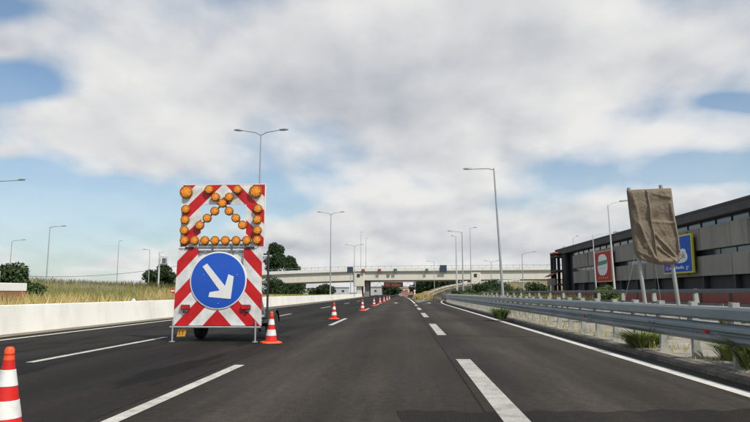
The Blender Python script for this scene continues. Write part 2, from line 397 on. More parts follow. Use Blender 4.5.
# straw-covered mound between motorway and ramp
def mound_z(x, y): return 1.05*math.exp(-((x-4.3)/1.3)**2-((y-126)/8)**2)-.03
vs = []; fs = []
for i in range(21):
    for k in range(13): x = 1.2+k*.45; y = 110+i*1.6; vs.append((x, y, mound_z(x, y)))
for i in range(20):
    for k in range(12): fs.append((i*13+k, i*13+k+1, i*13+k+14, i*13+k+13))
md = MB().add(vs, fs).build('grass_mound', 'soil', fix=False); tag(md, kind='structure')
# painted gore: chevron bars ahead of the nose
for i in range(6):
    y = 78+i*4.2; xl = 1.5+bend(y); xr = 1.5+(i+1)*.45
    MB().add([(xl, y, ZL), (xr, y+1.2, ZL), (xr, y+2.2, ZL), (xl, y+1.0, ZL)], [(0, 1, 2, 3)]).build('gore_bar', 'road_paint_edge', road, fix=False)
# flat strip of darker colour across the lanes close to the camera, and a thin transverse joint
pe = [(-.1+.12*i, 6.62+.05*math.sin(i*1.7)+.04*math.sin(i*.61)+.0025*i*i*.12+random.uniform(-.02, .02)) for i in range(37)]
MB().add([(-.02, 5.95, .003), (4.2, 6.0, .003)]+[(x, y, .003) for x, y in reversed(pe)], [tuple(range(39))]).build('dark_strip', 'dark_strip', road, fix=False)
MB().add([(1.4, 17.9, .002), (4.0, 17.5, .002), (4.0, 17.62, .002), (1.4, 18.02, .002)], [(0, 1, 2, 3)]).build('asphalt_joint', 'dark_strip', road, fix=False)
strip('surfacing_joint', .80, .83, -20, 58, .002, 'dark_strip', road)
strip('surfacing_joint', -3.06, -3.02, -20, 120, .002, 'dark_strip', road)
strip('surfacing_joint', -6.95, -6.92, -20, 120, .002, 'dark_strip', road)
# faded direction arrows far ahead in the lanes
for (px, py) in ((396, 303), (429, 303)):
    p = gnd(px, py); x, y = p.x, p.y
    MB().add([(x-.12, y-2.5, ZL), (x+.12, y-2.5, ZL), (x+.12, y+.5, ZL), (x+.42, y+.5, ZL), (x, y+3, ZL), (x-.42, y+.5, ZL), (x-.12, y+.5, ZL)], [(0, 1, 2, 3, 4, 5, 6)]).build('lane_arrow', 'road_paint', road, fix=False)

# exit ramp rising to the right behind the hedge
RP = [(4.9, 103, .0), (5.6, 110, .15), (6.8, 118, .55), (8.5, 127, 1.15), (10.9, 137, 1.85), (14.8, 147, 2.6), (21, 156, 3.3), (31, 162, 4.0), (45, 165, 4.7), (70, 167, 5.2)]
def ramp_sides():
    out = []
    for i, p in enumerate(RP):
        a = Vector(RP[max(i-1, 0)]); b = Vector(RP[min(i+1, len(RP)-1)]); t = b-a; t.z = 0; t.normalize(); n = Vector((-t.y, t.x, 0))
        out.append((Vector(p)+n*2.4, Vector(p)-n*2.6, n))
    return out
RS = ramp_sides()
vs = []; fs = []
for (l, r, n) in RS: vs += [l+Vector((0, 0, .006)), r+Vector((0, 0, .006))]
for i in range(len(RS)-1): fs.append((2*i, 2*i+1, 2*i+3, 2*i+2))
rampo = MB().add(vs, fs).build('exit_ramp', 'asphalt_ramp', fix=False); tag(rampo, kind='structure')
vs = []; fs = []
for (l, r, n) in RS: vs += [l+n*(.4+l.z*1.5)+Vector((0, 0, -l.z-.05)), l+Vector((0, 0, -.02)), r+Vector((0, 0, -.02)), r-n*(.4+l.z*1.5)+Vector((0, 0, -r.z-.05))]
for i in range(len(RS)-1):
    for k in range(3): fs.append((4*i+k, 4*i+k+1, 4*i+5+k, 4*i+4+k))
emb = MB().add(vs, fs).build('embankment', 'soil', fix=False); tag(emb, kind='structure')
for sgn, k in ((1, 0), (-1, 1)):
    vs = []; fs = []
    for (l, r, n) in RS:
        b_ = (l-n*.35 if k == 0 else r+n*.35)+Vector((0, 0, .012)); vs += [b_+n*.09, b_-n*.09]
    for i in range(len(RS)-1): fs.append((2*i, 2*i+1, 2*i+3, 2*i+2))
    MB().add(vs, fs).build('edge_line', 'road_paint_edge', rampo, fix=False)

# right verge: kerb, gravel shelf
kp = [(exit_right(y), y, 0) for y in YS if y <= 106]
kerb = MB().sweep([(-.01, -.05), (-.005, .06), (.03, .085), (.20, .115), (.205, -.05)], kp).build('kerb', 'kerb_dirty'); tag(kerb, kind='structure')
def verge_z(x, y):
    d = x-exit_right(min(y, 106))
    return .115+.26*max(0, min(1, (d-3)/3.5)) + .03*math.sin(x*1.7)*math.cos(y*.9)*min(1, max(0, d-.4))
vs = []; fs = []; xs = [.2, .5, 1, 1.6, 2.4, 3.2, 4, 5, 6, 7.5, 9, 12, 16, 22, 30, 45, 70]; yv = list(np.arange(-20, 100, 2.0))
for y in yv:
    for d in xs:
        x = exit_right(y)+d if d < 45 else d; vs.append((x, y, verge_z(x, y)))
nx = len(xs)
for i in range(len(yv)-1):
    for k in range(nx-1): fs.append((i*nx+k, i*nx+k+1, (i+1)*nx+k+1, (i+1)*nx+k))
vg = MB().add(vs, fs).build('verge', 'verge_gravel', fix=False); tag(vg, kind='structure')

# left gutter and grassy bank
gut = strip('gutter', -11.75, -10.95, -25, 300, .012, 'gutter', None); tag(gut, kind='structure')
def sm(a, b, x): t = max(0.0, min(1.0, (x-a)/(b-a))); return t*t*(3-2*t)
def bank_z(x, y):
    d = -11.9+bend(y)-x
    rise = sm(.5, 6.0, d)*(.30+.40*sm(26, 46, y))*(1-sm(44, 66, y)) + sm(6, 14, d)*(.45+.2*sm(30, 50, y))*(1-sm(50, 72, y))*sm(30, 48, y)
    rise += .62*math.exp(-((y-53)/8.5)**2)*sm(4, 9, d)*(.75+.25*math.sin(x*.31+1.0))
    return .42 + rise + .06*math.sin(x*.8+y*.35)*math.cos(y*.5) + .012*max(0, d-14)*(1-sm(60, 90, y))
vs = []; fs = []; ds = [0, .4, 1, 1.7, 2.5, 3.5, 4.5, 5.5, 7, 8.5, 10, 12, 14, 17, 21, 26, 33, 42, 55, 75]; yb_ = list(range(-10, 180, 3)); nx = len(ds)
for y in yb_:
    for d in ds: x = -11.9+bend(y)-d; vs.append((x, y, bank_z(x, y)))
for i in range(len(yb_)-1):
    for k in range(nx-1): fs.append((i*nx+k, (i+1)*nx+k, (i+1)*nx+k+1, i*nx+k+1))
bank = MB().add(vs, fs).build('grassy_bank', 'soil', fix=False); tag(bank, kind='structure')

# ================================================================== concrete barrier on the left
path = [(-11.82+bend(y), y, 0) for y in YS if y <= 190]
bar = MB().sweep([(.19, 0), (.185, .05), (.11, .83), (.095, .85), (-.095, .85), (-.11, .83), (-.19, .0)], path).build('concrete_barrier', 'barrier_white')
tag(bar, 'long white concrete barrier along the left edge of the road', 'barrier')

# ================================================================== vegetation helpers
def leaf_mesh(name, mat, centers, radii, n, size, cols, flat=.75, parent=None, up=.3):
    """n leaf quads scattered through clumps (centers, radii); tint = the leaf's own colour"""
    centers = np.array(centers); radii = np.array(radii); w = radii**2; w = w/w.sum()
    idx = rng.choice(len(centers), n, p=w)
    d = rng.normal(size=(n, 3)); d /= np.linalg.norm(d, axis=1)[:, None]
    rad = radii[idx]*(rng.random(n)**.35)
    pos = centers[idx]+d*rad[:, None]*np.array([1, 1, flat])
    nrm = d*.6+rng.normal(size=(n, 3))*.6; nrm[:, 2] += up; nrm /= np.linalg.norm(nrm, axis=1)[:, None]
    a = np.cross(nrm, rng.normal(size=(n, 3))); a /= np.linalg.norm(a, axis=1)[:, None]; b = np.cross(nrm, a)
    s = size*(.6+.8*rng.random(n))
    v = np.empty((n, 4, 3)); v[:, 0] = pos-a*s[:, None]; v[:, 1] = pos+b*(s*.5)[:, None]; v[:, 2] = pos+a*s[:, None]; v[:, 3] = pos-b*(s*.5)[:, None]
    return raw_quads(name, mat, v, cols, rng.integers(0, len(cols), n), parent)
def raw_quads(name, mat, v, cols, ci, parent=None):
    n = len(v); k = v.shape[1]
    me = bpy.data.meshes.new(name); me.vertices.add(n*k); me.vertices.foreach_set('co', v.reshape(-1).astype(np.float32))
    me.loops.add(n*k); me.loops.foreach_set('vertex_index', np.arange(n*k, dtype=np.int32))
    me.polygons.add(n); me.polygons.foreach_set('loop_start', np.arange(0, n*k, k, dtype=np.int32))
    me.update(calc_edges=True)
    ca = me.color_attributes.new('tint', 'FLOAT_COLOR', 'POINT')
    c = np.array(cols)[ci]*(.8+.4*rng.random((n, 1))); c = np.concatenate([c, np.ones((n, 1))], 1)
    ca.data.foreach_set('color', np.repeat(c, k, axis=0).reshape(-1).astype(np.float32))
    me.materials.append(MATS[mat]); return link(name, me, parent)
def blades(name, P, h, w, cols, ci, lean=.35, parent=None):
    n = len(P); P = np.array(P); an = rng.random(n)*2*np.pi; dr = np.stack([np.cos(an), np.sin(an), np.zeros(n)], 1)
    la = rng.random(n)*2*np.pi; ld = np.stack([np.cos(la), np.sin(la), np.zeros(n)], 1)*(rng.random(n)*lean*h)[:, None]
    upv = np.zeros((n, 3)); upv[:, 2] = h
    v = np.empty((n, 4, 3)); v[:, 0] = P-dr*(w/2)[:, None]; v[:, 1] = P+dr*(w/2)[:, None]
    v[:, 2] = P+upv*.6+ld*.45+dr*(w*.36)[:, None]; v[:, 3] = P+upv+ld
    # second half of the blade bends over: quad (base, base, shoulder, tip)
    return raw_quads(name, 'grass_blades', v, cols, ci, parent)
GREEN = [(.055, .085, .022), (.075, .105, .028), (.045, .07, .02), (.09, .12, .03)]
DARKG = [(.030, .056, .020), (.04, .072, .024), (.05, .085, .028), (.024, .045, .018)]
MIDG = [(.04, .07, .022), (.055, .09, .026), (.07, .11, .03)]
DRY = [(.62, .48, .20), (.55, .43, .17), (.68, .55, .28), (.46, .39, .15)]
YGRN = [(.30, .30, .075), (.37, .35, .09), (.23, .26, .065), (.42, .38, .12)]

YG2 = [(.17, .17, .045), (.20, .19, .055), (.13, .15, .04), (.22, .20, .07)]
def grass_field():
    # front band of straw-dry stems along the barrier, greener growth behind
    n = 130000; Y = 6+(175-6)*rng.random(n)**1.7; d = 25*rng.random(n)**1.8
    X = -11.95-d+np.array([bend(y) for y in Y]); Z = np.array([bank_z(a, b) for a, b in zip(X, Y)])
    nz = np.sin(X*.45+1.3*np.sin(Y*.13))*np.cos(Y*.21+.6*np.sin(X*.3))
    dry = (d < 2.6+1.8*nz+1.4*rng.random(n)) | (rng.random(n) < .12+.22*(nz > .35))
    k_ = ~((Y < 25.7) & (Y > 17.5) & (X < -15.9) & (X > -18.5)); X, Y, Z, d, nz, dry = X[k_], Y[k_], Z[k_], d[k_], nz[k_], dry[k_]; n = len(X)
    far = np.clip(Y/50, .7, 3.0)
    h = (.20+.34*rng.random(n)**1.4)*(1+.4*nz)*np.where(dry, 1.0, 1.1)*np.where(Y > 70, .75, 1)*np.where((Y < 26.5) & (d < 4.2), 1.55, 1)
    w = .015*far*(.7+.6*rng.random(n))
    ci = np.where(dry, rng.integers(0, 4, n), 4+rng.integers(0, 8, n))
    olive = (Y > 45) & (Y < 66) & (d > 5+2*nz); ci = np.where(olive & (rng.random(n) < .85), 12+rng.integers(0, 4, n), ci)
    cols = DRY+YGRN+[(.19, .22, .055), (.24, .26, .07), (.15, .18, .05), (.28, .27, .08), (.10, .10, .035), (.13, .12, .045), (.085, .09, .03), (.16, .14, .05)]
    o = blades('tall_grass', np.stack([X, Y, Z-.02], 1), h, w, cols, ci, .45)
    tag(o, 'tall dry grass and weeds on the bank behind the white barrier', 'grass', kind='stuff')
    # embankment of the ramp and the gore nose: straw-yellow
    pts = []; hs = []
    for i in range(len(RS)-3):
        for q in range(1300):
            t = random.random(); l = RS[i][0].lerp(RS[i+1][0], t); nn = RS[i][2]; s = random.random(); sp_ = (1.0+l.z*1.5)
            pts.append((l.x+nn.x*sp_*s, l.y+nn.y*sp_*s, max(0, l.z*(1-s)-.02))); hs.append(.5+.6*random.random())
    for q in range(5000):
        x = random.gauss(4.1, 1.0); y = random.gauss(124, 6)
        if 1.6 < x < 6.0: pts.append((x, y, max(0, mound_z(x, y)))); hs.append(.25+.35*random.random())
    n = len(pts); o = blades('dry_grass', pts, np.array(hs), np.full(n, .09), DRY+[(.45, .34, .10), (.40, .30, .08)], rng.integers(0, 6, n), .4)
    tag(o, 'straw yellow grass on the ramp embankment', 'grass', kind='stuff')
    # verge beyond the right guard rail
    n = 26000; Y = 34+75*rng.random(n); X = np.array([exit_right(y) for y in Y])+2.2+26*rng.random(n)**1.2
    nz = np.sin(X*.5+Y*.11)*np.cos(Y*.17-X*.2); keep = (nz+rng.random(n)*.9 > .15) & ((X < 9) | (Y > 62)); X, Y = X[keep], Y[keep]; n = len(X)
    Z = np.array([verge_z(a, b) for a, b in zip(X, Y)])
    o = blades('verge_grass', np.stack([X, Y, Z-.02], 1), .3+.45*rng.random(n),   .05+.03*rng.random(n), YG2+[(.36, .29, .12), (.30, .25, .10)]+MIDG, rng.integers(0, 9, n), .4)
    tag(o, 'yellow green grass beyond the right guard rail', 'grass', kind='stuff')
    n = 9000; Y = 7+30*rng.random(n); X = 4.78+5.6*rng.random(n)
    nz = np.sin(X*1.9+Y*.6)*np.cos(Y*.7); keep = (nz > .55) | ((X < 4.98) & (rng.random(n) < .8)); X, Y = X[keep], Y[keep]; n = len(X)
    Z = np.array([verge_z(a, b) for a, b in zip(X, Y)])
    o = blades('sparse_weeds', np.stack([X, Y, Z-.01], 1), .06+.16*rng.random(n), .012+.01*rng.random(n), YGRN+DRY, rng.integers(0, 8, n), .6)
    tag(o, 'sparse weeds on the gravel behind the guard rail', 'weeds', kind='stuff')
grass_field()

def tree(name, label, x, y, z0, H, R0, cols, n, leaf, kind='round', group=None, trunk_frac=.3, seed=0):
    rd = random.Random(seed); t = empty(name, label, 'tree', (x, y, z0), group=group)
    b = MB(); tp = [(0, 0, -.1), (.05*H*.2, 0, H*.3), (-.02*H*.3, .02*H, H*.62), (0, 0, H*.85)]
    b.tube(tp, [H*.026, H*.02, H*.012, H*.004], 8)
    cs = []; rs = []
    for i in range(26):
        f = rd.random(); hz = H*(trunk_frac+(1-trunk_frac)*f)
        prof = (math.sin(math.pi*min(1, .18+.82*f))**.7 if kind == 'round' else (1.05-f)**.8)
        a = rd.random()*2*math.pi; rr = R0*prof*(.35+.6*rd.random())
        c = (rr*math.cos(a), rr*math.sin(a), hz-R0*.12); cs.append(c); rs.append(R0*(.24+.2*rd.random())*(1 if kind == 'round' else .85))
        if i % 3 == 0: b.tube([(0, 0, hz*.7), (c[0]*.5, c[1]*.5, hz*.86), c], [H*.008, H*.006, H*.002], 5)
    b.build('trunk', 'bark', t, True)
    o = leaf_mesh('crown', 'leaves', cs, rs, n, leaf, cols, .8, t)
    return t
def bush(name, label, x, y, z0, rx, h, cols, n, leaf, group=None, seed=0, cat='bush', ry=None):
    rd = random.Random(seed); ry = ry or rx; t = empty(name, label, cat, (x, y, z0), group=group)
    cs = []; rs = []; b = MB()
    for i in range(16):
        a = rd.random()*2*math.pi; q = rd.random()**.5; hz = h*(.25+.55*rd.random())*(1-.35*q)
        c = (rx*.75*q*math.cos(a), ry*.75*q*math.sin(a), hz); cs.append(c); rs.append(min(rx, h)*(.26+.22*rd.random()))
        if i % 2 == 0: b.tube([(c[0]*.3, c[1]*.3, -.05), (c[0]*.7, c[1]*.7, hz*.6), c], [.03*h, .02*h, .008*h], 5)
    b.build('stem', 'bark', t, True); leaf_mesh('foliage', 'leaves', cs, rs, n, leaf, cols, .9, t); return t

# dark conifer-like tree behind the left arm of the overpass
p = atY(274, 292, 212); tree('pine_tree', 'tall dark green tree rising above the overpass beside the arrow trailer', p.x, p.y, 0, 18.6, 6.6, DARKG, 12000, .36, 'cone', trunk_frac=.12, seed=3)
p = atY(286, 292, 218); tree('pine_tree', 'lower dark tree to the right of the tall one, behind the overpass', p.x+1.5, p.y, 0, 14.0, 6.0, DARKG, 9000, .36, 'cone', trunk_frac=.15, seed=5)
p = atY(157, 292, 150); tree('round_tree', 'small round dark tree beyond the grassy bank, left of the trailer', p.x, p.y, 0, 8.6, 4.4, DARKG, 9000, .30, 'round', trunk_frac=.18, seed=9)
p = atY(0, 292, 36); bush('oleander_bush', 'dark green bush behind the white cabin at the left edge', p.x, p.y, .9, 1.7, 2.5, DARKG+MIDG, 5000, .13, seed=4)
p = atY(27, 292, 34); bush('leafy_shrub', 'small green shrub right of the white cabin on the bank', p.x, p.y, .9, 1.0, 1.1, MIDG, 2200, .09, seed=6)
# trees and bushes under and behind the left arm of the overpass
for i, (px, Y, h, rx, lab) in enumerate(((272, 176, 6.0, 5, 'dark bush below the overpass right beside the trailer post'), (288, 205, 6.5, 5.5, 'dark bush below the overpass left of the round one'), (322, 172, 4.3, 3.9, 'round dark green bush below the overpass right of the tall lamp gap'), (236, 172, 5.0, 5, 'dark bush at the bridge end hidden mostly by the trailer'))):
    p = atY(px, 292, Y); bush('dark_bush', lab, p.x, p.y, 0, rx, h, DARKG+MIDG[:1], 3800, .30, 'bushes below the overpass', 40+i)
# hedge and scrub right of the ramp
hb = [(459, 99, 2.6, 1.5, 0), (467, 104, 3.0, 2.2, 0), (476, 92, 2.0, 3.0, 1), (489, 90, 1.7, 2.6, 1), (505, 112, 4.0, 3.4, 0), (517, 104, 2.4, 2.8, 1), (533, 96, 1.7, 2.8, 1), (549, 95, 1.5, 2.6, 1), (485, 135, 5.0, 4.0, 2), (497, 150, 5.4, 4.5, 2), (535, 140, 4.2, 4.0, 2)]
hl = ['tall green hedge bush nearest the exit ramp', 'green hedge bush behind the pale lamp post by the ramp', 'yellow green scrub below the right bridge pier', 'low olive scrub left of the tall leaning lamp post',
      'green bush right behind the tall leaning lamp post', 'olive scrub right of the tall leaning lamp post', 'low scrub below the short lamp post', 'low scrub at the corner of the long building', 'dark bush in the shade right of the bridge pier', 'large dark bush under the overpass behind the lamp post', 'dark bush under the right part of the overpass']
for i, (px, Y, h, rx, c) in enumerate(hb):
    p = atY(px, 292, Y); bush('hedge_bush', hl[i], p.x, p.y, .1, rx, h*(.64 if c < 2 else .8), (MIDG+GREEN, [(.12, .125, .035), (.15, .14, .045), (.10, .11, .03), (.14, .13, .05), (.18, .15, .06)], DARKG)[c], 3200, .18 if c < 2 else .28, 'bushes beyond the guard rail', 60+i)
# far trees seen through the bridge opening
for i, (px, Y, h, rx, lab) in enumerate(((393, 330, 5, 4, 'far tree under the message sign'), (386, 360, 5.5, 5, 'far tree left under the message sign'), (418, 235, 6, 3.5, 'dark tree left of the exit ramp seen through the bridge'), (426, 215, 6.5, 4, 'dark tree over the ramp seen through the bridge'), (437, 206, 8.0, 5, 'big dark tree behind the exit ramp under the bridge'), (448, 207, 8.5, 5, 'dark tree right of the ramp top under the bridge'))):
    p = atY(px, 292, Y); tree('distant_tree', lab, p.x, p.y, 0, h, rx, DARKG+MIDG[:1], 2200, .40, 'round', 'trees seen through the bridge opening', .15, 80+i)

# weeds at the guard rail
def tuft(name, label, x, y, n, h, spread, cols, group=None, w=.022):
    t = empty(name, label, 'plant', (x, y, .1), group=group)
    P = []; 
    a = rng.random(n)*2*np.pi; q = spread*rng.random(n)**.6
    P = np.stack([q*np.cos(a)*.45, q*np.sin(a)*.45, np.zeros(n)], 1)
    hh = h*(.55+.45*rng.random(n)); dr = np.stack([np.cos(a), np.sin(a), np.zeros(n)], 1)
    bend_ = (q*.9+.1*rng.random(n))[:, None]
    side = np.stack([-np.sin(a), np.cos(a), np.zeros(n)], 1); ww = (w*(.6+.8*rng.random(n)))[:, None]
    up = np.zeros((n, 3)); up[:, 2] = 1
    m1 = P+dr*bend_*.35+up*(hh*.62)[:, None]; tip = P+dr*bend_*1.15+up*(hh*(.75+.25*rng.random(n)))[:, None]
    v1 = np.stack([P-side*ww/2, P+side*ww/2, m1+side*ww*.6, m1-side*ww*.6], 1); v2 = np.stack([m1-side*ww*.6, m1+side*ww*.6, tip+side*.002, tip-side*.002], 1)
    raw_quads('foliage', 'grass_blades', np.concatenate([v1, v2]), cols, np.tile(rng.integers(0, len(cols), n), 2), t)
    return t
WEED = [(.17, .23, .06), (.23, .28, .08), (.12, .18, .05), (.30, .31, .12)]
p = gnd(646, 352); tuft('weed_tuft', 'bushy green weed at the foot of the guard rail in the middle', p.x-.05, p.y, 520, .40, .56, WEED, 'weeds at the guard rail')
p = gnd(735, 372, .1); tuft('weed_tuft', 'tall weed clump behind the guard rail at the right edge', 5.2, 9.55, 420, .66, .55, WEED, 'weeds at the guard rail')
tuft('weed_tuft', 'weed clump behind the guard rail just before the nearest posts', 5.45, 10.7, 240, .45, .45, WEED, 'weeds at the guard rail')
p = gnd(501, 321); tuft('weed_tuft', 'small dark weed at the foot of the guard rail further along', p.x, p.y, 320, .55, .5, MIDG+WEED[:2], 'weeds at the guard rail', .03)
p = atX(752, 291, 10.6); tuft('weed_tuft', 'grassy clump by the second railing at the right edge', 9.9, p.y, 260, .8, .5, YGRN+DRY, 'weeds at the guard rail', .03)
p = atY(607, 291, 46); bush('green_shrub', 'bright green shrub below the red billboard', p.x, p.y, .3, 1.1, 1.9, [(.10, .15, .03), (.13, .18, .04), (.08, .12, .03)], 1800, .12, seed=71)

# ================================================================== guard rails
def wprof(z0, z1, d=.075):
    """front face of a W-beam between z0 and z1, bulging to -x (towards the road), closed thin section"""
    h = z1-z0; k = [(0, 0), (.10, .55), (.22, 1), (.36, 1), (.47, .25), (.53, .25), (.64, 1), (.78, 1), (.90, .55), (1, 0)]
    fr = [(-d*b, z0+h*a) for a, b in k]; bk = [(-d*b+.006, z0+h*a) for a, b in reversed(k)]
    return fr+bk
def rail_x(y): return exit_right(y)+.27
ysg = [-12, -4] + [y for y in np.arange(0, 100, 2.5)]+[102, 106]
gr = empty('guard_rail', 'near double-beam galvanised guard rail along the right shoulder', 'guard rail', (rail_x(0), 0, 0))
gp = [(rail_x(y)-rail_x(0), y, 0) for y in ysg]
MB().sweep(wprof(.44, .76, .08), gp).build('lower_beam', 'galvanised', gr, True)
MB().sweep([(-.045, .80), (-.075, .83), (-.075, .96), (-.045, 1.0), (.05, 1.0), (.075, .97), (.075, .83), (.05, .80)], gp).build('upper_beam', 'galvanised', gr, True)
b = MB()
# C-section post on a flared foot with gussets
b.box(-.008, .0, -.05, .05, 0, .95); b.box(0, .10, -.05, -.043, 0, .95); b.box(0, .10, .043, .05, 0, .95)
b.add([(-.045, -.052, .0), (.145, -.052, .0), (.10, -.052, .20), (-.008, -.052, .20), (-.045, -.046, .0), (.145, -.046, .0), (.10, -.046, .20), (-.008, -.046, .20)], [(0, 1, 2, 3), (7, 6, 5, 4), (0, 4, 5, 1), (1, 5, 6, 2), (2, 6, 7, 3), (3, 7, 4, 0)])
b.box(-.06, .16, -.08, .08, -.02, .012)
b.box(-.055, -.008, -.04, .04, .50, .70); b.box(-.02, -.009, -.04, .04, .80, .96)
pm = b.build('post', 'galvanised_post', gr); pm.location = (rail_x(0)-rail_x(0)+.06, 0, .12)
y = 1.6; first = True
while y < 104:
    o = pm if first else link('post', pm.data, gr); first = False
    o.location = (rail_x(y)-rail_x(0)+.06, y, .12); o.rotation_euler = (0, 0, random.uniform(-.05, .05)); y += 1.333
# splice bolts and red reflectors
bm_ = MB().lathe([(.02, 0), (.02, .012), (.009, .02)], 6, (0, 0, 0), 'x').build('bolt', 'pole_dark', gr); k = 0
for q in range(6):
    for dz in (.53, .66):
        for dy in (-.1, .1):
            o = bm_ if k == 0 else link('bolt', bm_.data, gr); k += 1
            o.rotation_euler = (0, 0, math.pi); yy = 8.3+4*q+dy; o.location = (rail_x(yy)-rail_x(0)-.078, yy, dz)
rf = MB().add([(-.05, -.05, 0), (0, -.06, -.055), (.0, .06, -.055), (-.05, .05, 0), (0, -.06, .055), (0, .06, .055)], [(0, 1, 2, 3), (0, 3, 5, 4), (0, 4, 1), (3, 2, 5), (1, 4, 5, 2)])
rm = rf.build('reflector', 'reflector_red', gr)
for k, (px, py) in enumerate(((703, 333), (582, 314), (521, 305), (490, 301))):
    o = rm if k == 0 else link('reflector', rm.data, gr); p = atX(px, py, 4.74); yy = p.y; o.location = (rail_x(yy)-rail_x(0)-.022, yy, .60)

# second railing further right, seen over the first
g2x = 10.8
g2 = empty('guard_rail', 'far two-beam railing on pale posts in front of the long building', 'guard rail', (g2x, 0, .36))
ys2 = list(np.arange(10, 90, 2.0)); gp2 = [(0.0, y, 0) for y in ys2]
MB().sweep([(-.05, .84), (-.06, .86), (-.06, .97), (-.05, .99), (.05, .99), (.06, .97), (.06, .86), (.05, .84)], gp2).build('upper_beam', 'rail_dark', g2, True)
MB().sweep([(-.03, .40), (-.03, .48), (.03, .48), (.03, .40)], gp2).build('lower_beam', 'rail_dark', g2, True)
b = MB(); b.add([(-.01, -.09, -.1), (.22, -.09, -.1), (.12, -.06, 1.0), (.0, -.06, 1.0), (-.01, .09, -.1), (.22, .09, -.1), (.12, .06, 1.0), (.0, .06, 1.0)], [(0, 1, 2, 3), (7, 6, 5, 4), (0, 4, 5, 1), (1, 5, 6, 2), (2, 6, 7, 3), (3, 7, 4, 0)])
pm2 = b.build('post', 'galvanised_post', g2); y = 12.2; first = True
while y < 88:
    o = pm2 if first else link('post', pm2.data, g2); first = False; o.location = (.01, y, 0); y += 3.9

# guard rail on the ramp's left side
gl = empty('guard_rail', 'pale guard rail on the left edge of the rising exit ramp', 'guard rail', (RS[1][0].x, RS[1][0].y, RS[1][0].z))
o0 = RS[1][0]
MB().sweep(wprof(.45, .78, .06), [l-o0 for (l, r, n) in RS[1:8]]).build('beam', 'pole_pale', gl, True)
for i in range(1, 7):
    for q in range(3):
        l = RS[i][0].lerp(RS[i+1][0], q/3)-o0
        if i == 1 and q == 0: pm3 = MB().box(.02, .10, -.04, .04, -.1, .74).build('post', 'galvanised_post', gl); o = pm3
        else: o = link('post', pm3.data, gl)
        o.location = l

# ================================================================== lamp posts
def lamp_post(label, base, H, arms, r0=.10, mat='pole_grey', lean=0.0, name='street_lamp', rise=.25, group='street lamps along the road', head=.75):
    t = empty(name, label, 'street lamp', base, (0, lean, 0), group)
    b = MB(); b.tube([(0, 0, -.05), (0, 0, .9), (0, 0, .92), (0, 0, H)], [r0*1.25, r0*1.25, r0, r0*.5], 10)
    b.build('pole', mat, t, True)
    MB().bevbox(-.22, .22, -.22, .22, -.05, .05, .02).build('base_plate', mat, t)
    for (dx, dy) in arms:
        L = math.hypot(dx, dy); ux, uy = dx/L, dy/L
        MB().tube([(0, 0, H-.12), (dx*.3, dy*.3, H+rise*.45), (dx, dy, H+rise)], [r0*.45, r0*.42, r0*.36], 8).build('arm', mat, t, True)
        hb_ = MB(); w = .15
        prof = [(0, .05, .05), (.12, .13, .07), (.6*head, .17, .08), (head, .09, .045)]; vs = []; fs = []
        for (s_, w_, h_) in prof:
            for (sx, sz) in ((-1, -.4), (1, -.4), (.8, 1), (-.8, 1)): vs.append((dx+ux*s_-uy*w_*sx, dy+uy*s_+ux*w_*sx, H+rise+.06*s_+h_*sz))
        for i in range(3):
            for k in range(4): fs.append((i*4+k, i*4+(k+1) % 4, i*4+4+(k+1) % 4, i*4+4+k))
        fs += [(3, 2, 1, 0), (12, 13, 14, 15)]
        hb_.add(vs, fs).build('lamp_head', 'lamp_head', t, True)
    return t
for k, (px, py, lab) in enumerate(((261, 134, 'tall double-arm street lamp rising behind the arrow trailer'), (331, 214, 'double-arm street lamp on the median right of the arrow trailer'), (354.5, 246, 'far double-arm street lamp on the median near the bridge pier'))):
    Y = (49.0, 99.0, 149.0)[k]; p = atY(px, py, Y); lamp_post(lab, (p.x, Y, .4), p.z-.4, ((-1.5, 0), (1.5, 0)), .11, rise=.3)
def lamp_px(lab, px, py, H, arms, Y=None, **kw):
    # distance from the usual height of the lamp
    d = ray(px, py); Yv = (H-CAM_H)/(d.z/d.y) if Y is None else Y
    p = atY(px, py, Yv); return lamp_post(lab, (p.x, Yv, .05), p.z-.05, arms, **kw)
lamp_px('tall leaning street lamp with one arm beyond the right guard rail', 500, 168, 12, ((-1.9, 0),), lean=-.045, r0=.12, rise=.02)
lamp_px('slim street lamp with an arm to the left beside the exit ramp', 462, 232, 11, ((-1.6, 0),), lean=0, r0=.12, rise=.12)
lamp_px('pale post without an arm beside the exit ramp', 456, 236, 11, ((-.5, 0),), r0=.16, mat='pole_pale', rise=.02, head=.3)
lamp_px('far slim street lamp left of the leaning one, over the bridge', 470, 228, 13, ((.6, 0),), r0=.08, rise=.05)
lamp_px('short street lamp with an arm to the right over the bush', 522, 254, 9, ((2.2, 0),), r0=.12, rise=.4)
lamp_px('small double-arm street lamp far behind the leaning one', 491, 262, 8, ((-.9, 0), (1.2, 0)), r0=.10, rise=.25)
lamp_px('far street lamp with a short arm over the road, right of the message sign', 434, 262, 9, ((-1.2, 0),), r0=.08, rise=.2)
lamp_px('street lamp with its arm reaching behind the covered sign', 611, 205, 8, ((1.0, .3),), lean=-.03, r0=.085, mat='pole_pale', rise=.3)
lamp_px('street lamp in front of the red billboard with an arm to the right', 594, 235, 8, ((2.4, 0),), lean=-.02, r0=.085, mat='pole_pale', rise=.25)
lamp_px('street lamp on the left beyond the bank with an arm to the right', 50, 227, 12, ((2.0, 0),), r0=.12, rise=.12)
lamp_px('fainter street lamp at the far left with an arm to the right', 12, 241, 12, ((2.2, 0),), r0=.12, rise=.2)
lamp_px('street lamp whose arm enters the picture at the left edge', -8, 182, 12, ((2.6, 0),), r0=.12, rise=.15)
lamp_px('thin lamp post without an arm in the middle of the grassy bank', 119, 241, 12, ((.4, 0),), r0=.10, rise=.02, head=.3)
lamp_px('small street lamp above the round tree left of the trailer', 150, 250, 10, ((-.8, 0),), r0=.10, rise=.1)
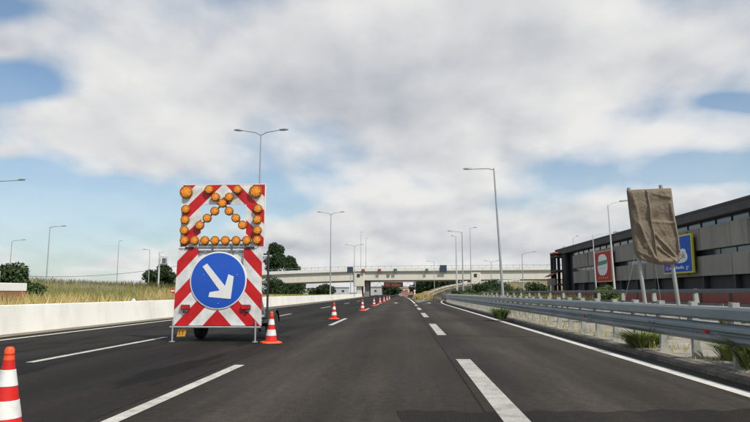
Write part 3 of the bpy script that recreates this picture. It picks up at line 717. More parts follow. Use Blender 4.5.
for px, py, lab in ((361, 232, 'left of two thin masts standing behind the bridge pier'), (366, 238, 'right of two thin masts standing behind the bridge pier')):
    lamp_px(lab, px, py, 14, ((.35, 0),), r0=.10, rise=.02, head=.3, Y=205)
# small lamps over the long building
lamp_px('small curved lamp above the roof of the long building', 573, 238, 11, ((.6, 0),), r0=.07, Y=118, rise=.35, head=.4)
lamp_px('thin mast at the far corner of the long building', 562, 247, 10, ((.2, 0),), r0=.07, Y=118, rise=.02, head=.4)

# ================================================================== cones
def make_cone(label, x, y, proto=None, rz=0):
    if proto:
        c = clone(proto); c.location = (x, y, 0.0); c.rotation_euler = (0, 0, rz); c['label'] = label; return c
    t = empty('traffic_cone', label, 'traffic cone', (x, y, 0), group='traffic cones along the closed lane')
    H = .76
    def rad(z): return .145-(.145-.032)*(z-.05)/(H-.09)
    b = MB(); n = 8
    vs = []; fs = []
    for (q, z) in ((.225, .0), (.235, .008), (.225, .034), (.165, .046)):
        for k in range(16): a = 2*math.pi*(k+.5)/16; s = q/max(.80, max(abs(math.cos(a)), abs(math.sin(a)))*.98); vs.append((s*math.cos(a), s*math.sin(a), z))
    for i in range(3):
        for k in range(16): j = (k+1) % 16; fs.append((16*i+k, 16*i+j, 16*i+16+j, 16*i+16+k))
    fs.append(tuple(reversed(range(16)))); fs.append(tuple(48+k for k in range(16)))
    b.add(vs, fs).build('base', 'cone_orange', t, True)
    MB().lathe([(.17, .044), (rad(.06), .06), (rad(.68), .68), (rad(.695)*1.12, .70), (.034, .74), (.03, .755), (.02, .76)], 28).build('body', 'cone_red', t, True)
    for z0, z1 in ((.18, .325), (.44, .575)):
        MB().lathe([(rad(z0), z0), (rad(z0)+.003, z0+.002), (rad(z1)+.003, z1-.002), (rad(z1), z1)], 28).build('reflective_band', 'cone_white', t, True)
    MB().lathe([(rad(.655)+.001, .655), (.040, .69), (.038, .742), (.03, .757), (.012, .764)], 20).build('tip', 'cone_orange', t, True)
    return t
cone0 = make_cone('nearest large red and white cone cut by the left edge', -3.36, 5.2)
for i, (px, py, lab) in enumerate(((271, 343, 'red and white cone standing right beside the arrow trailer'), (334, 319, 'cone on its own beyond the trailer, the first after it'), (362.5, 310.5, 'second cone after the trailer, next to a lane dash'), (374, 306, 'third cone after the trailer in the receding row'), (380, 303.6, 'fourth cone after the trailer in the receding row'), (384, 302, 'fifth cone after the trailer in the receding row'), (387, 300.7, 'sixth cone after the trailer, tiny in the distance'), (389.3, 299.7, 'farthest cone of the receding row'))):
    p = gnd(px, py); make_cone(lab, p.x, p.y, cone0, random.random())

# ================================================================== arrow trailer
TY = 15.5; TX = -4.71; SC = TY/FPX
def tpx(px, py):
    p = atY(px, py, TY); return p.x-TX, p.z
PB = tpx(218, 325.5)[1]; PT = tpx(218, 248)[1]; UT = tpx(222, 185)[1]
stripes_mat('chevron_lower', .73, -PB*.92, .92)
tr = empty('arrow_trailer', 'red and white arrow board trailer with amber lamps and blue keep-right disc', 'trailer', (TX, TY, 0))
HW = 1.12
nx0, nz_ = tpx(197.5, 268); nx1 = tpx(243.5, 268)[0]
lp = MB().prism([(-HW, PB), (HW, PB), (HW-.03, PT), (nx1, PT), (nx1, nz_), (nx0, nz_), (nx0, PT), (-HW+.05, PT)], -.02, .02).build('lower_panel', 'chevron_lower', tr)
# upper frame: two uprights and a head, one mesh with a window; leans as in the photo
ux0, ux1 = tpx(182, 215)[0], tpx(265, 215)[0]; ix0, ix1 = tpx(200.8, 225)[0], tpx(246.3, 225)[0]
iz1 = tpx(222, 204.6)[1]; uc = (ux0+ux1)/2; UB = tpx(222, 246.5)[1]
stripes_mat('chevron_upper', .70, -(UT)+.70-.04)
ub = MB(); H2 = (ux1-ux0)/2; w2l = ix0-uc; w2r = ix1-uc
ub.box(-H2, w2l, -.02, .015, UB, iz1); ub.box(w2r, H2, -.02, .015, UB, iz1); ub.box(-H2, H2, -.02, .015, iz1, UT)
up = ub.build('upper_panel', 'chevron_upper', tr, loc=(uc, 0, 0))
MB().box(w2l-.01, w2r+.01, -.02, .015, UB, UB+.07).build('window_bar', 'trailer_steel', tr, loc=(uc, 0, 0))
b = MB()
for x in (-H2, H2): b.box(x-.012, x+.012, -.03, .03, UB-.01, UT+.01)
b.box(-H2, H2, -.03, .03, UT, UT+.02); b.build('frame_edge', 'sign_white', tr, loc=(uc, .006, 0))
# amber warning lamps
C8 = lambda x, y: tpx(170+x/5.14, 178+y/5.14)
med = [(205,62),(350,62),(238,100),(308,100),(273,132),(234,172),(307,172),(195,208),(342,208),(157,245),(376,243),(85,163),(82,217),(78,270),(78,322),(130,322),(183,322),(235,322),(288,322),(343,322),(397,322),(450,320),(452,270),(452,215),(455,160)]
big = [(88, 75), (443, 72)]
def lamp_meshes(r):
    a = MB().lathe([(r*1.0, 0), (r*1.05, .01), (r*1.05, .065), (r*.98, .074), (r*.88, .072), (r*.86, .05)], 20, axis='y')
    l = MB().lathe([(r*.86, .05), (r*.82, .068), (r*.60, .080), (r*.58, .074), (r*.52, .074), (r*.50, .084), (r*.28, .090), (r*.05, .092)], 20, axis='y')
    # prism ribs of the lens
    for k in range(-2, 3):
        x = k*r*.34; hh = math.sqrt(max(0, (r*.8)**2-x*x)); l.box(x-.007, x+.007, -.096+.007*abs(k), -.05, -hh, hh)
        if k: l.box(-hh, hh, -.094+.007*abs(k), -.051, x-.006, x+.006)
    return a, l
protos = {}
for kind, lst, r in (('m', med, .108), ('b', big, .158)):
    for (x, y) in lst:
        X, Z = C8(x, y)
        if kind not in protos:
            a, l = lamp_meshes(r); h = a.build('warning_lamp', 'lamp_housing', tr, True); e = l.build('lens', 'amber_lens', h, True); protos[kind] = (h.data, e.data)
        else:
            h = link('warning_lamp', protos[kind][0], tr); e = link('lens', protos[kind][1], h)
        h.location = (X, -.022, Z); h.rotation_euler = (0, random.uniform(-.5, .5), 0)
# lamp carrier bars of the cross arrow
b = MB()
for (a, c) in (((157, 245), (273, 132)), ((376, 243), (273, 132)), ((78, 322), (450, 320))):
    A = C8(*a); C = C8(*c); b.tube([(A[0], -.0, A[1]), (C[0], -.0, C[1])], .022, 6)
b.build('lamp_bar', 'lamp_housing', tr)
# blue disc with white rim and arrow
dc = tpx(218.6, 280.4); dr = 28.6*SC*1.01
MB().lathe([(dr, 0), (dr, .012), (dr*.99, .016), (dr*.95, .016)], 64, (dc[0], -.024, dc[1]), 'y').build('disc_rim', 'sign_white', tr, True)
ds_ = MB().lathe([(dr*.955, 0), (dr*.955, .0195), (dr*.95, .020), (.01, .020)], 64, (dc[0], -.024, dc[1]), 'y').build('keep_right_disc', 'sign_blue', tr, True)
C4 = lambda x, y: tpx(120+x/3.571, 230+y/3.571)
arrow = [(297, 131), (313, 120), (377, 200), (389, 158), (408, 166), (397, 246), (318, 239), (322, 222), (358, 216)]
MB().prism([C4(*q) for q in arrow], -.052, -.0442).build('arrow', 'sign_white', ds_)
b = MB()
for (x, y) in ((300, 160), (343, 186), (420, 160), (352, 262)):
    X, Z = C4(x, y); b.lathe([(.012, 0), (.012, .008), (.006, .011)], 8, (X, -.043, Z), 'y')
b.build('screw', 'trailer_steel', ds_)
# hinge gap machinery between the boards
b = MB()
za = PT+.02
b.box(-.95, .95, .03, .06, PT-.10, PT-.06); b.box(-.72, .72, .00, .05, PT-.02, PT+.03); b.box(-.60, .60, .10, .16, PT-.22, PT-.16)
for x in (-.62, -.2, .3, .66): b.box(x-.02, x+.02, .02, .06, PT-.35, UB+.04)
b.tube([(-.35, -.0, PT+.01), (-.22, -.02, PT-.01), (-.05, .0, PT-.005), (.35, 0, PT+.005)], .012, 6)
b.build('hinge_frame', 'trailer_steel', tr)
MB().box(nx0-.1, nx1+.1, .065, .085, PT-.75, PT-.05).build('back_plate', 'sign_white', tr)
for x in (-.78, .80): MB().lathe([(.02, -.1), (.026, -.1), (.026, .1), (.02, .1)], 10, (x, -.03, PT+.005), 'x').build('hinge', 'lamp_black', tr, True)
# bumper bar, stands, rear lamps, plate
bz = tpx(218, 327)[1]
MB().tube([(-HW-.06, -.06, bz), (HW, -.06, bz)], .024, 10).build('bumper_bar', 'trailer_steel', tr, True)
for px in (173.5, 256):
    X = tpx(px, 330)[0]; b = MB(); b.tube([(X, -.07, 0.012), (X, -.07, bz+.16)], .022, 8); b.bevbox(X-.06, X+.06, -.13, -.01, 0, .014, .004); b.build('stand_leg', 'trailer_steel', tr, True)
for px in (186, 246.5):
    X, Z = tpx(px, 307); h = MB().bevbox(X-.115, X+.115, -.075, -.021, Z-.06, Z+.06, .012).build('rear_lamp', 'lamp_black', tr)
    MB().box(X-.105, X-.01, -.09, -.074, Z-.048, Z+.048).build('lens', 'tail_red', h); MB().box(X+.0, X+.045, -.09, -.074, Z-.048, Z+.048).build('lens', 'tail_red', h); MB().box(X+.055, X+.105, -.09, -.074, Z-.048, Z+.048).build('lens', 'tail_red', h)
    MB().lathe([(.03, 0), (.035, .04), (.02, .05)], 12, (X-.02 if px < 200 else X+.02, -.03, Z-.11), 'y').build('reflector', 'lamp_black', tr, True)
X, Z = tpx(182, 332.5)
pl = MB().prism([(X-.125, Z-.10), (X+.09, Z-.09), (X+.125, Z+.10), (X-.08, Z+.09)], -.03, -.02).build('number_plate', 'plate_yellow', tr)
b = MB()
for dx in (-.045, .035):      # two dark strokes
    b.prism([(X+dx-.02, Z-.05), (X+dx-.004, Z-.05), (X+dx+.012, Z+.045), (X+dx-.004, Z+.045)], -.0345, -.0302); b.prism([(X+dx-.03, Z+.02), (X+dx-.02, Z+.045), (X+dx+.012, Z+.045), (X+dx+.008, Z+.03)], -.0343, -.0302)
b.build('plate_lettering', 'lamp_black', pl)
# chassis, axle, wheels, drawbar
b = MB(); b.box(-.95, .95, .05, 2.6, .48, .58)
for x in (-.6, .6): b.box(x-.05, x+.05, .03, 3.0, .38, .50)
b.tube([(-.6, 2.9, .45), (0, 4.2, .42)], .05, 8); b.tube([(.6, 2.9, .45), (0, 4.2, .42)], .05, 8); b.tube([(0, 4.1, .42), (0, 4.7, .42)], .045, 8)
b.box(-.06, .06, 4.62, 4.8, .36, .50)
b.build('chassis', 'trailer_steel', tr)
MB().tube([(-1.05, 1.2, .36), (1.05, 1.2, .36)], .04, 8).build('axle', 'lamp_black', tr, True)
wm = None
for sx in (-1, 1):
    xw = sx*1.13 if sx > 0 else -.80
    t_ = MB().lathe([(.20, -.11), (.31, -.11), (.345, -.085), (.352, -.04), (.352, .04), (.345, .085), (.31, .11), (.20, .11)], 32, axis='x').build('wheel', 'tyre', tr, True, loc=(xw, 1.2, .352))
    MB().lathe([(.20, -.09), (.19, -.05), (.08, -.04), (.07, -.10), (.04, -.105)], 20, axis='x').build('rim', 'trailer_steel', t_, True)
    MB().lathe([(.20, .09), (.19, .05), (.08, .04), (.07, .10), (.04, .105)], 20, axis='x').build('rim', 'trailer_steel', t_, True)
    f_ = MB(); vs = []; fs = []
    for k in range(9):
        a = R(10+160*k/8)
        for (rr, dx) in ((.40, -.13), (.40, .13), (.415, .13), (.415, -.13)): vs.append((dx, rr*math.cos(a), rr*math.sin(a)))
    for k in range(8):
        for q in range(4): fs.append((k*4+q, k*4+(q+1) % 4, k*4+4+(q+1) % 4, k*4+4+q))
    f_.add(vs, fs).build('mudguard', 'lamp_black', tr, True, loc=(xw, 1.2, .36))
MB().lathe([(.03, -.04), (.11, -.04), (.12, 0), (.11, .04), (.03, .04)], 20, axis='x').build('jockey_wheel', 'tyre', tr, True, loc=(0.12, 4.2, .12))
MB().tube([(.12, 4.2, .12), (.12, 4.2, .75)], .03, 8).build('jockey_post', 'trailer_steel', tr, True)
# cabinet for the batteries, back stays, side post with clamp
MB().bevbox(-.7, .7, .5, 1.9, .58, 1.25, .03).build('battery_box', 'trailer_steel', tr)
b = MB()
for x in (-.75, .75): b.box(x-.04, x+.04, .03, .11, .5, UT-.3); b.tube([(x, .08, 2.2), (x, 2.0, .6)], .03, 8)
b.build('mast', 'trailer_steel', tr)
X = tpx(267.3, 290)[0]
b = MB(); b.tube([(X, .05, tpx(267, 318)[1]), (X, .05, tpx(267, 253)[1])], .028, 8); b.tube([(X, .05, tpx(267, 254)[1]), (X-.13, .05, tpx(262, 254)[1])], .022, 8); b.tube([(X, .05, tpx(267, 318)[1]), (.8, .3, .55)], .025, 8)
b.build('side_post', 'lamp_black', tr, True)
b = MB(); zq = tpx(267, 257)[1]; b.bevbox(X-.14, X-.06, -.01, .06, zq-.05, zq+.03, .01); b.build('clamp', 'trailer_steel', tr); MB().bevbox(X-.16, X-.09, -.01, .06, tpx(263, 287)[1]-.03, tpx(263, 287)[1]+.05, .01).build('clamp', 'trailer_steel', tr)

# ================================================================== covered sign on the right
SY = 22.0
sgn = atY(662, 325, SY); LEAN = -.085
rs_ = empty('road_sign', 'two-post road sign frame standing behind the right guard rail', 'road sign', (sgn.x, SY, verge_z(sgn.x, SY)), (0, LEAN, 0))
# local frame: x across, z up
def spx(px, py):
    p = atY(px, py, SY)-rs_.location; a = -LEAN
    return p.x*math.cos(LEAN)-p.z*math.sin(LEAN), p.x*math.sin(LEAN)+p.z*math.cos(LEAN)
xl = spx(642.5, 285)[0]; xr = spx(675.5, 285)[0]; zt = spx(632, 186)[1]
for x in (xl, xr):
    MB().tube([(x, 0, -.15), (x, 0, zt-.06)], .065, 12).build('post', 'pole_sign', rs_, True)
z1 = spx(650, 196)[1]; z0 = spx(655, 250)[1]
MB().box(xl-.05, xr+.05, -.115, -.085, z0, z1).build('sign_panel', 'pole_grey', rs_)
b = MB()
for z in (z0+.4, z1-.4): b.box(xl-.04, xr+.04, -.085, -.06, z-.04, z+.04)
b.build('cross_bar', 'galvanised', rs_)
MB().tube([(xl+.5, -.1, z0), (xr-.1, 1.2, -.1)], .006, 5).build('stay_wire', 'pole_pale', rs_); MB().tube([(xl-.1, -.1, z0), (xl-.6, 1.2, -.1)], .006, 5).build('stay_wire', 'pole_pale', rs_)
# draped cover: its outline in the sign plane, then folds
def cover():
    NU, NV = 96, 128
    left = [(0, 625.3, 190.5), (.35, 628.3, 217), (.62, 631, 238), (.82, 632.8, 251), (.91, 634.6, 256), (.965, 638, 259.3), (1, 645, 261)]
    right = [(0, 669.5, 188.6), (.3, 672.5, 213), (.62, 677.2, 238), (.86, 679, 255), (.94, 678.2, 260.2), (.975, 676, 263), (1, 671, 264.5)]
    def interp(tab, t):
        for i in range(len(tab)-1):
            if t <= tab[i+1][0]:
                k = (t-tab[i][0])/(tab[i+1][0]-tab[i][0]); return (tab[i][1]+(tab[i+1][1]-tab[i][1])*k, tab[i][2]+(tab[i+1][2]-tab[i][2])*k)
        return tab[-1][1:]
    def ridge(s, t, a, b_, w, h):
        ax, ay = a; bx, by = b_; dx, dy = bx-ax, by-ay; L2 = dx*dx+dy*dy; k = max(0, min(1, ((s-ax)*dx+(t-ay)*dy)/L2))
        d = math.hypot(s-ax-k*dx, (t-ay-k*dy)*1.6); return h*math.exp(-(d/w)**2)
    front = []; back = []
    from mathutils import noise as NZ
    for j in range(NV+1):
        t = j/NV; A = interp(left, t); B = interp(right, t)
        for i in range(NU+1):
            s = i/NU; px = A[0]+(B[0]-A[0])*s; py = A[1]+(B[1]-A[1])*s + (2.2*math.sin(math.pi*s)*(t**6))
            x, z = spx(px, py)
            e = min(s, 1-s)*2; ed = 1-(1-min(1, e*5))**2; et = min(1, min(t, 1-t)*16); et = 1-(1-et)**2
            puff = .03+.10*ed*et
            y = .0
            y += ridge(s, t, (.41, .02), (.43, .97), .022, .075)          # long vertical fold
            y += ridge(s, t, (.45, .42), (.93, .44), .03, .035)            # horizontal crease
            y += ridge(s, t, (.14, .45), (.40, .97), .035, .07) + ridge(s, t, (.47, .58), (.86, .88), .03, .06)
            y += ridge(s, t, (.10, .10), (.22, .75), .04, .05) + ridge(s, t, (.5, .75), (.9, .97), .03, .05) + ridge(s, t, (.55, .07), (.9, .12), .03, .03)
            y += ridge(s, t, (.05, .84), (.5, .96), .05, .035) + ridge(s, t, (.5, .96), (.97, .92), .05, .03)
            y += ridge(s, t, (.9, .2), (.95, .8), .03, .05)
            v = Vector((s*5, t*8, 1.3)); y += .06*NZ.noise(v*.8)+.012*(1-abs(NZ.noise(v*1.7))*2)+.006*(1-abs(NZ.noise(v*4.2+Vector((3, 1, 0))))*2)+.004*NZ.noise(v*9.0)
            y -= .06*sm(.42, .46, s)*sm(.1, .2, t)*(1-sm(.9, .97, t))*(1-sm(.9, .95, s))*.6
            if 0 < i < NU and 0 < j < NV: front.append((x, -.13-puff-y*ed, z))
            else: front.append((x, -.10-.02, z))
            back.append((x+(.5-s)*.05, .0 if 0 < i < NU and 0 < j < NV else -.06, z))
    n1 = NU+1; fs = []; off = len(front)
    for j in range(NV):
        for i in range(NU):
            q = j*n1+i; fs.append((q, q+1, q+n1+1, q+n1)); fs.append((off+q, off+q+n1, off+q+n1+1, off+q+1))
    def edge(a, c): fs.append((a, c, c+off, a+off))
    for i in range(NU): edge(i, i+1); edge(NV*n1+i, NV*n1+i+1)
    for j in range(NV): edge(j*n1, (j+1)*n1); edge(j*n1+NU, (j+1)*n1+NU)
    o = MB().add(front+back, fs).build('sign_cover', 'burlap', None, False)
    for p_ in o.data.polygons: p_.use_smooth = True
    o.location = rs_.location; o.rotation_euler = rs_.rotation_euler
    tag(o, 'wrinkled brown burlap sack wrapped over the tall road sign', 'cover')
cover()

# ================================================================== overpass
OY = 185.0
def oz(py): return CAM_H+(292.5-py)*OY/FPX
def deck_drop(X):
    return 0 if X > -14 else -.024*(-14-X)-.0002*(-14-X)**2
ov = empty('overpass_bridge', 'long pale concrete overpass crossing above the motorway', 'bridge', (-13.5, OY, 0))
OX = -13.5
xs = [-75, -62, -52, -44, -37, -31, -26, -21, -17, -14, -8, 0, 10, 20, 30, 40, 50, 62, 75]
def deck(name, z0, z1, y0, y1, mat):
    vs = []; fs = []
    for x in xs:
        d = deck_drop(x)+.006*x; vs += [(x-OX, y0, z0+d), (x-OX, y1, z0+d), (x-OX, y1, z1+d), (x-OX, y0, z1+d)]
    for i in range(len(xs)-1):
        for k in range(4): fs.append((4*i+k, 4*i+(k+1) % 4, 4*i+4+(k+1) % 4, 4*i+4+k))
    fs += [(3, 2, 1, 0), tuple(4*(len(xs)-1)+k for k in range(4))]
    return MB().add(vs, fs).build(name, mat, ov)
zb = oz(280.2); zg = oz(271.2); zp = oz(268.2)
deck('girder', zb, zg-.25, .55, 1.1, 'concrete_bridge'); deck('girder', zb, zg-.25, 10.6, 11.2, 'concrete_bridge')
for yy in (3.6, 6.6): deck('girder', zb-.35, zg-.25, yy, yy+.5, 'concrete_bridge')
deck('deck_slab', zg-.25, zg, .1, 11.7, 'concrete_bridge'); 
deck('parapet', zg+.0, zp, -.05, .25, 'concrete_parapet'); deck('parapet', zg, zp, 11.5, 11.8, 'concrete_parapet')
rb = deck('hand_rail', zp+.55, zp+.63, .05, .13, 'rail_blue')
pm4 = MB().box(-.045, .045, -.04, .04, 0, .58).build('rail_post', 'rail_blue', ov); k = 0; x = -74.0
while x < 74:
    o = pm4 if k == 0 else link('rail_post', pm4.data, ov); o.location = (x-OX, .09, zp+deck_drop(x)+.006*x-.005); x += 2.0; k += 1
def pier(px0, px1, yb, dark):
    a = atY(px0, 280, OY).x-OX; c = atY(px1, 280, OY).x-OX; zc = oz(yb)
    MB().bevbox(a, c, .25, 11.3, zc, zg-.35, .12).build('pier_cap', 'concrete_bridge', ov)
    m = (a+c)/2
    MB().bevbox(m-.8, m+.8, .9, 2.1, -.1, zc+.02, .15).build('pier_column', 'concrete_bridge', ov); MB().bevbox(m-.8, m+.8, 8.6, 9.8, -.1, zc+.02, .15).build('pier_column', 'concrete_bridge', ov)
    sq = MB(); mm = m+(-.15); sq.box(mm-.45, mm+.45, .20, .26, oz(277.5), oz(274)); sq.build('hatch', 'lamp_black', ov)
pier(353.3, 364.3, 286.3, True); pier(471.2, 481, 284.2, True)
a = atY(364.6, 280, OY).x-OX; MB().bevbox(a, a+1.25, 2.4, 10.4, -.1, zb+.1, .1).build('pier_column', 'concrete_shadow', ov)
# small signs seen on the bridge
def plate_on(label, px0, px1, py0, py1, Y, mat, post=False, cat='sign'):
    A = atY(px0, py1, Y); B = atY(px1, py0, Y); cx, cz = (A.x+B.x)/2, (A.z+B.z)/2
    t = empty('small_sign', label, cat, (cx, Y, 0 if post else A.z), group='small signs at the overpass')
    z0 = 0 if post else A.z
    w = (B.x-A.x)/2; MB().box(-w, w, -.06, 0, A.z-z0, B.z-z0).build('plate', mat, t); MB().box(-w-.05, w+.05, .0, .05, A.z-z0-.05, B.z-z0+.05).build('frame', 'pole_dark', t)
    if post: MB().tube([(w*.2, .12, -.1), (w*.2, .12, B.z)], .11, 8).build('post', 'pole_grey', t, True)
    else: MB().box(-w*.6, w*.6, .05, Y and .16, (B.z-A.z)*.4, (B.z-A.z)*.6).build('bracket', 'pole_dark', t)
material('sign_navy', (.03, .045, .07), .6, .1, 2, .05, 20, 0); material('sign_dull_red', (.22, .05, .045), .6, .1, 2, .05, 20, 0); material('sign_dull_green', (.06, .14, .08), .6, .1, 2, .05, 20, 0)
plate_on('dark navy sign on a post left of the bridge pier', 347.3, 353, 267, 272.6, 178, 'sign_navy', True)
plate_on('dark navy sign on the bridge right of the road', 440, 446.5, 265.2, 272, 184.75, 'sign_navy')
plate_on('left of two small red signs on the bridge parapet', 361.8, 364.6, 269.2, 272.6, 184.75, 'sign_dull_red')
plate_on('right of two small red signs on the bridge parapet', 378.2, 380.8, 269.0, 272.6, 184.75, 'sign_dull_red')
plate_on('left small green sign on the bridge parapet over the road', 394, 396.8, 268.8, 272.6, 184.75, 'sign_dull_green')
plate_on('right small green sign on the bridge parapet over the road', 425.8, 428, 268.8, 272.4, 184.75, 'sign_dull_green')
plate_on('faint rust plate on the girder above the message sign', 387.4, 389.6, 273.4, 276.2, 185.3, 'far_roof')

# variable message sign gantry behind the bridge
GY = 214.0
gt = empty('message_gantry', 'black electronic message sign with red and amber lights below the bridge', 'message sign', (0, GY, 0))
A = atY(383.8, 287.2, GY); B = atY(403, 282.2, GY)
MB().bevbox(A.x, B.x, -.25, .25, A.z, B.z, .06).build('sign_box', 'lamp_black', gt)
b = MB(); 
xa, xb = A.x-6.5, B.x+4.2
b.tube([(xa, .5, 0), (xa, .5, B.z+.2)], .18, 10); b.tube([(xb, .5, 0), (xb, .5, B.z+.2)], .18, 10)
for z in (A.z+.2, B.z+.1): b.tube([(xa, .5, z), (xb, .5, z)], .09, 8)
n_ = 14
for i in range(n_): x0 = xa+(xb-xa)*i/n_; x1 = xa+(xb-xa)*(i+1)/n_; b.tube([(x0, .5, A.z+.2 if i % 2 else B.z+.1), (x1, .5, B.z+.1 if i % 2 else A.z+.2)], .05, 6)
b.build('gantry_frame', 'pole_grey', gt, True)
def led(x0, x1, z0, z1, cols, rows, mat):
    bb = MB(); W = (x1-x0)/cols; Hh = (z1-z0)/rows
    for i in range(cols):
        for j in range(rows):
            if random.random() < .66: bb.box(x0+i*W+W*.1, x0+(i+1)*W-W*.1, -.27, -.25, z0+j*Hh+Hh*.1, z0+(j+1)*Hh-Hh*.1)
    tag(bb.build('led_matrix', mat, gt), kind='stuff')
w = B.x-A.x; h = B.z-A.z
led(A.x+.04*w, A.x+.30*w, A.z+.2*h, A.z+.75*h, 9, 8, 'led_red'); led(A.x+.40*w, A.x+.88*w, A.z+.2*h, A.z+.6*h, 20, 5, 'led_amber'); led(A.x+.45*w, A.x+.75*w, A.z+.68*h, A.z+.85*h, 12, 2, 'led_red')

# lower viaduct behind the overpass on the right
vd = empty('viaduct', 'lower pale viaduct seen under the right half of the overpass', 'bridge', (35, 262, 0))
def vz(py): return CAM_H+(292.5-py)*262/FPX
MB().bevbox(-15, 60, 0, 9, vz(284.6), vz(281.4), .1).build('deck', 'concrete_parapet', vd)
for i, x in enumerate((-12, 0.5, 12.5, 25, 37)): MB().bevbox(x, x+1.6, 1, 8, -.1, vz(284.6)+.02, .1).build('column', 'concrete_parapet', vd)
# pale houses beyond the bridge
def house(label, px0, px1, py, Y, D, wall='far_wall', roof=None, floors=1):
    A = atY(px0, py, Y); B = atY(px1, py, Y); w = B.x-A.x; H = A.z
    t = empty('distant_building', label, 'building', (A.x, Y, 0), group='buildings beyond the overpass')
    MB().box(0, w, 0, D, -.1, H).build('wall', wall, t)
    if roof: MB().add([(-.3, -.3, H), (w+.3, -.3, H), (w+.3, D+.3, H), (-.3, D+.3, H), (w*.15, D/2, H+1.4), (w*.85, D/2, H+1.4)], [(0, 1, 5, 4), (1, 2, 5), (2, 3, 4, 5), (3, 0, 4), (3, 2, 1, 0)]).build('roof', 'far_roof', t)
    else: MB().box(-.2, w+.2, -.2, D+.2, H, H+.35).build('roof', 'concrete_shadow', t)
    n = max(1, int(w/3.2)); wmsh = None
    for f in range(floors):
        for i in range(n):
            x = w*(i+.5)/n; z = H*(f+.55)/floors
            if wmsh is None: o = MB().box(-.6, .6, -.05, .02, -.55, .55).build('window', 'glass_dark', t); wmsh = o.data
            else: o = link('window', wmsh, t)
            o.location = (x, 0, z)
house('grey flat building under the left span of the overpass', 331, 347, 287.8, 300, 12, floors=1)
house('pale flat building left of the bridge pier', 300, 318, 288.5, 310, 12, 'far_wall_warm')
house('pale building right of the bridge pier beyond the median', 370, 381, 287.6, 320, 12, 'far_wall')
house('pale warm building under the right span, left part', 499, 512, 284.2, 235, 10, 'far_wall_warm')
house('low reddish-roofed building at the road end', 398, 413, 288.2, 420, 12, 'far_wall_warm', True)
material('board_red', (.30, .055, .04), .7, .15, 2, .05, 20, 0); material('board_pale', (.42, .38, .34), .7, .15, 2, .05, 20, 0)
# roadworks boards at the gore
def striped_board(label, px, Y, w=.35, h=1.3):
    p = atY(px, 292, Y); t = empty('marker_board', label, 'marker board', (p.x, Y, 0), group='red and white boards at the gore')
    MB().prism([(-w, .3), (w, .3), (w, h), (-w, h)], -.02, .02).build('panel', 'board_red', t)
    for i in range(3): 
        z = .32+i*(h-.5)/3; MB().prism([(-w, z), (w, z+.12), (w, z+.26), (-w, z+.14)], -.026, -.0202).build('stripe', 'board_pale', t)
    MB().box(-.05, .05, .02, .06, -.05, h).build('post', 'pole_grey', t); MB().bevbox(-.25, .25, -.2, .25, 0, .08, .02).build('foot', 'lamp_black', t)
for i, (px, Y) in enumerate(((401.5, 150), (404, 160), (406.5, 156), (409, 170), (411.5, 164))):
    striped_board(('leftmost red and white board in the cluster past the exit', 'second red and white board past the exit', 'middle red and white board past the exit', 'fourth red and white board past the exit', 'rightmost red and white board past the exit')[i], px, Y, .34, 1.2+.35*(i % 3))
p = gnd(414.6, 298.3); t = empty('marker_post', 'white post at the nose between motorway and exit ramp', 'post', (p.x, p.y, 0)); MB().bevbox(-.18, .18, -.12, .12, -.05, 1.75, .04).build('post_body', 'cabin_white', t); MB().box(-.185, .185, -.125, .125, 1.2, 1.4).build('band', 'cone_red', t)
p = gnd(410.8, 298.0); t = empty('crash_cushion', 'dark crash cushion ahead of the exit nose', 'crash cushion', (p.x, p.y, 0)); MB().bevbox(-.6, .6, -1.5, 1.5, 0, .8, .1).build('body', 'kerb_dirty', t); MB().box(-.5, .5, -1.53, -1.49, .3, .7).build('panel', 'lamp_black', t)

# ================================================================== long building on the right
BX = 28.0
bl = empty('commercial_building', 'long dark and beige two-storey building on the right', 'building', (BX, 50, 0))
def bz(py): return CAM_H+(292.5-py)*50.1/FPX          # heights read at the right picture edge
Y0, Y1 = -18.0, 64.0                                  # local Y (world 32 .. 114)
zr1, zr0, zw0, zp1, zp0, zq1, zq0 = bz(198), bz(209.5), bz(217.4), bz(243.5), bz(250.6), bz(273.5), bz(285)
MB().box(.6, 18, Y0, Y1, -.1, zr0-.05).build('core_wall', 'building_dark', bl)
MB().box(-.5, 18.5, Y0-.5, Y1+.4, zr0-.02, zr1).build('roof', 'roof_dark', bl)
MB().box(-.54, -.48, Y0-.5, Y1+.4, zr1-.22, zr1+.03).build('roof_edge', 'building_dark', bl)
PW = 5.6; ny = int((Y1-6-Y0)/PW)
sp1 = MB().bevbox(0, .62, .04, PW-.04, zw0-(zw0-zp1)*1.0, zw0, .02).build('spandrel_panel', 'spandrel', bl); sp2 = MB().bevbox(0, .62, .04, PW-.04, zp0-(zp0-zq1), zp0, .02).build('spandrel_panel', 'spandrel', bl)
win = MB().box(.30, .36, .12, PW/2-.08, zw0+.02, zr0-.06).build('window_pane', 'glass_dark', bl); win2 = MB().box(.54, .58, .12, PW/2-.08, zp0+.02, zp1-.02).build('window_pane', 'glass_dark', bl)
mul = MB().box(.22, .40, -.05, .05, zw0-.01, zr0).build('mullion', 'building_dark', bl)
rec = MB().box(-.05, .03, -.22, .22, zp1+.1, zw0-.12).build('pilaster', 'joint_dark', bl); rec2 = MB().box(-.05, .03, -.22, .22, zq1+.1, zp0-.12).build('pilaster', 'joint_dark', bl)
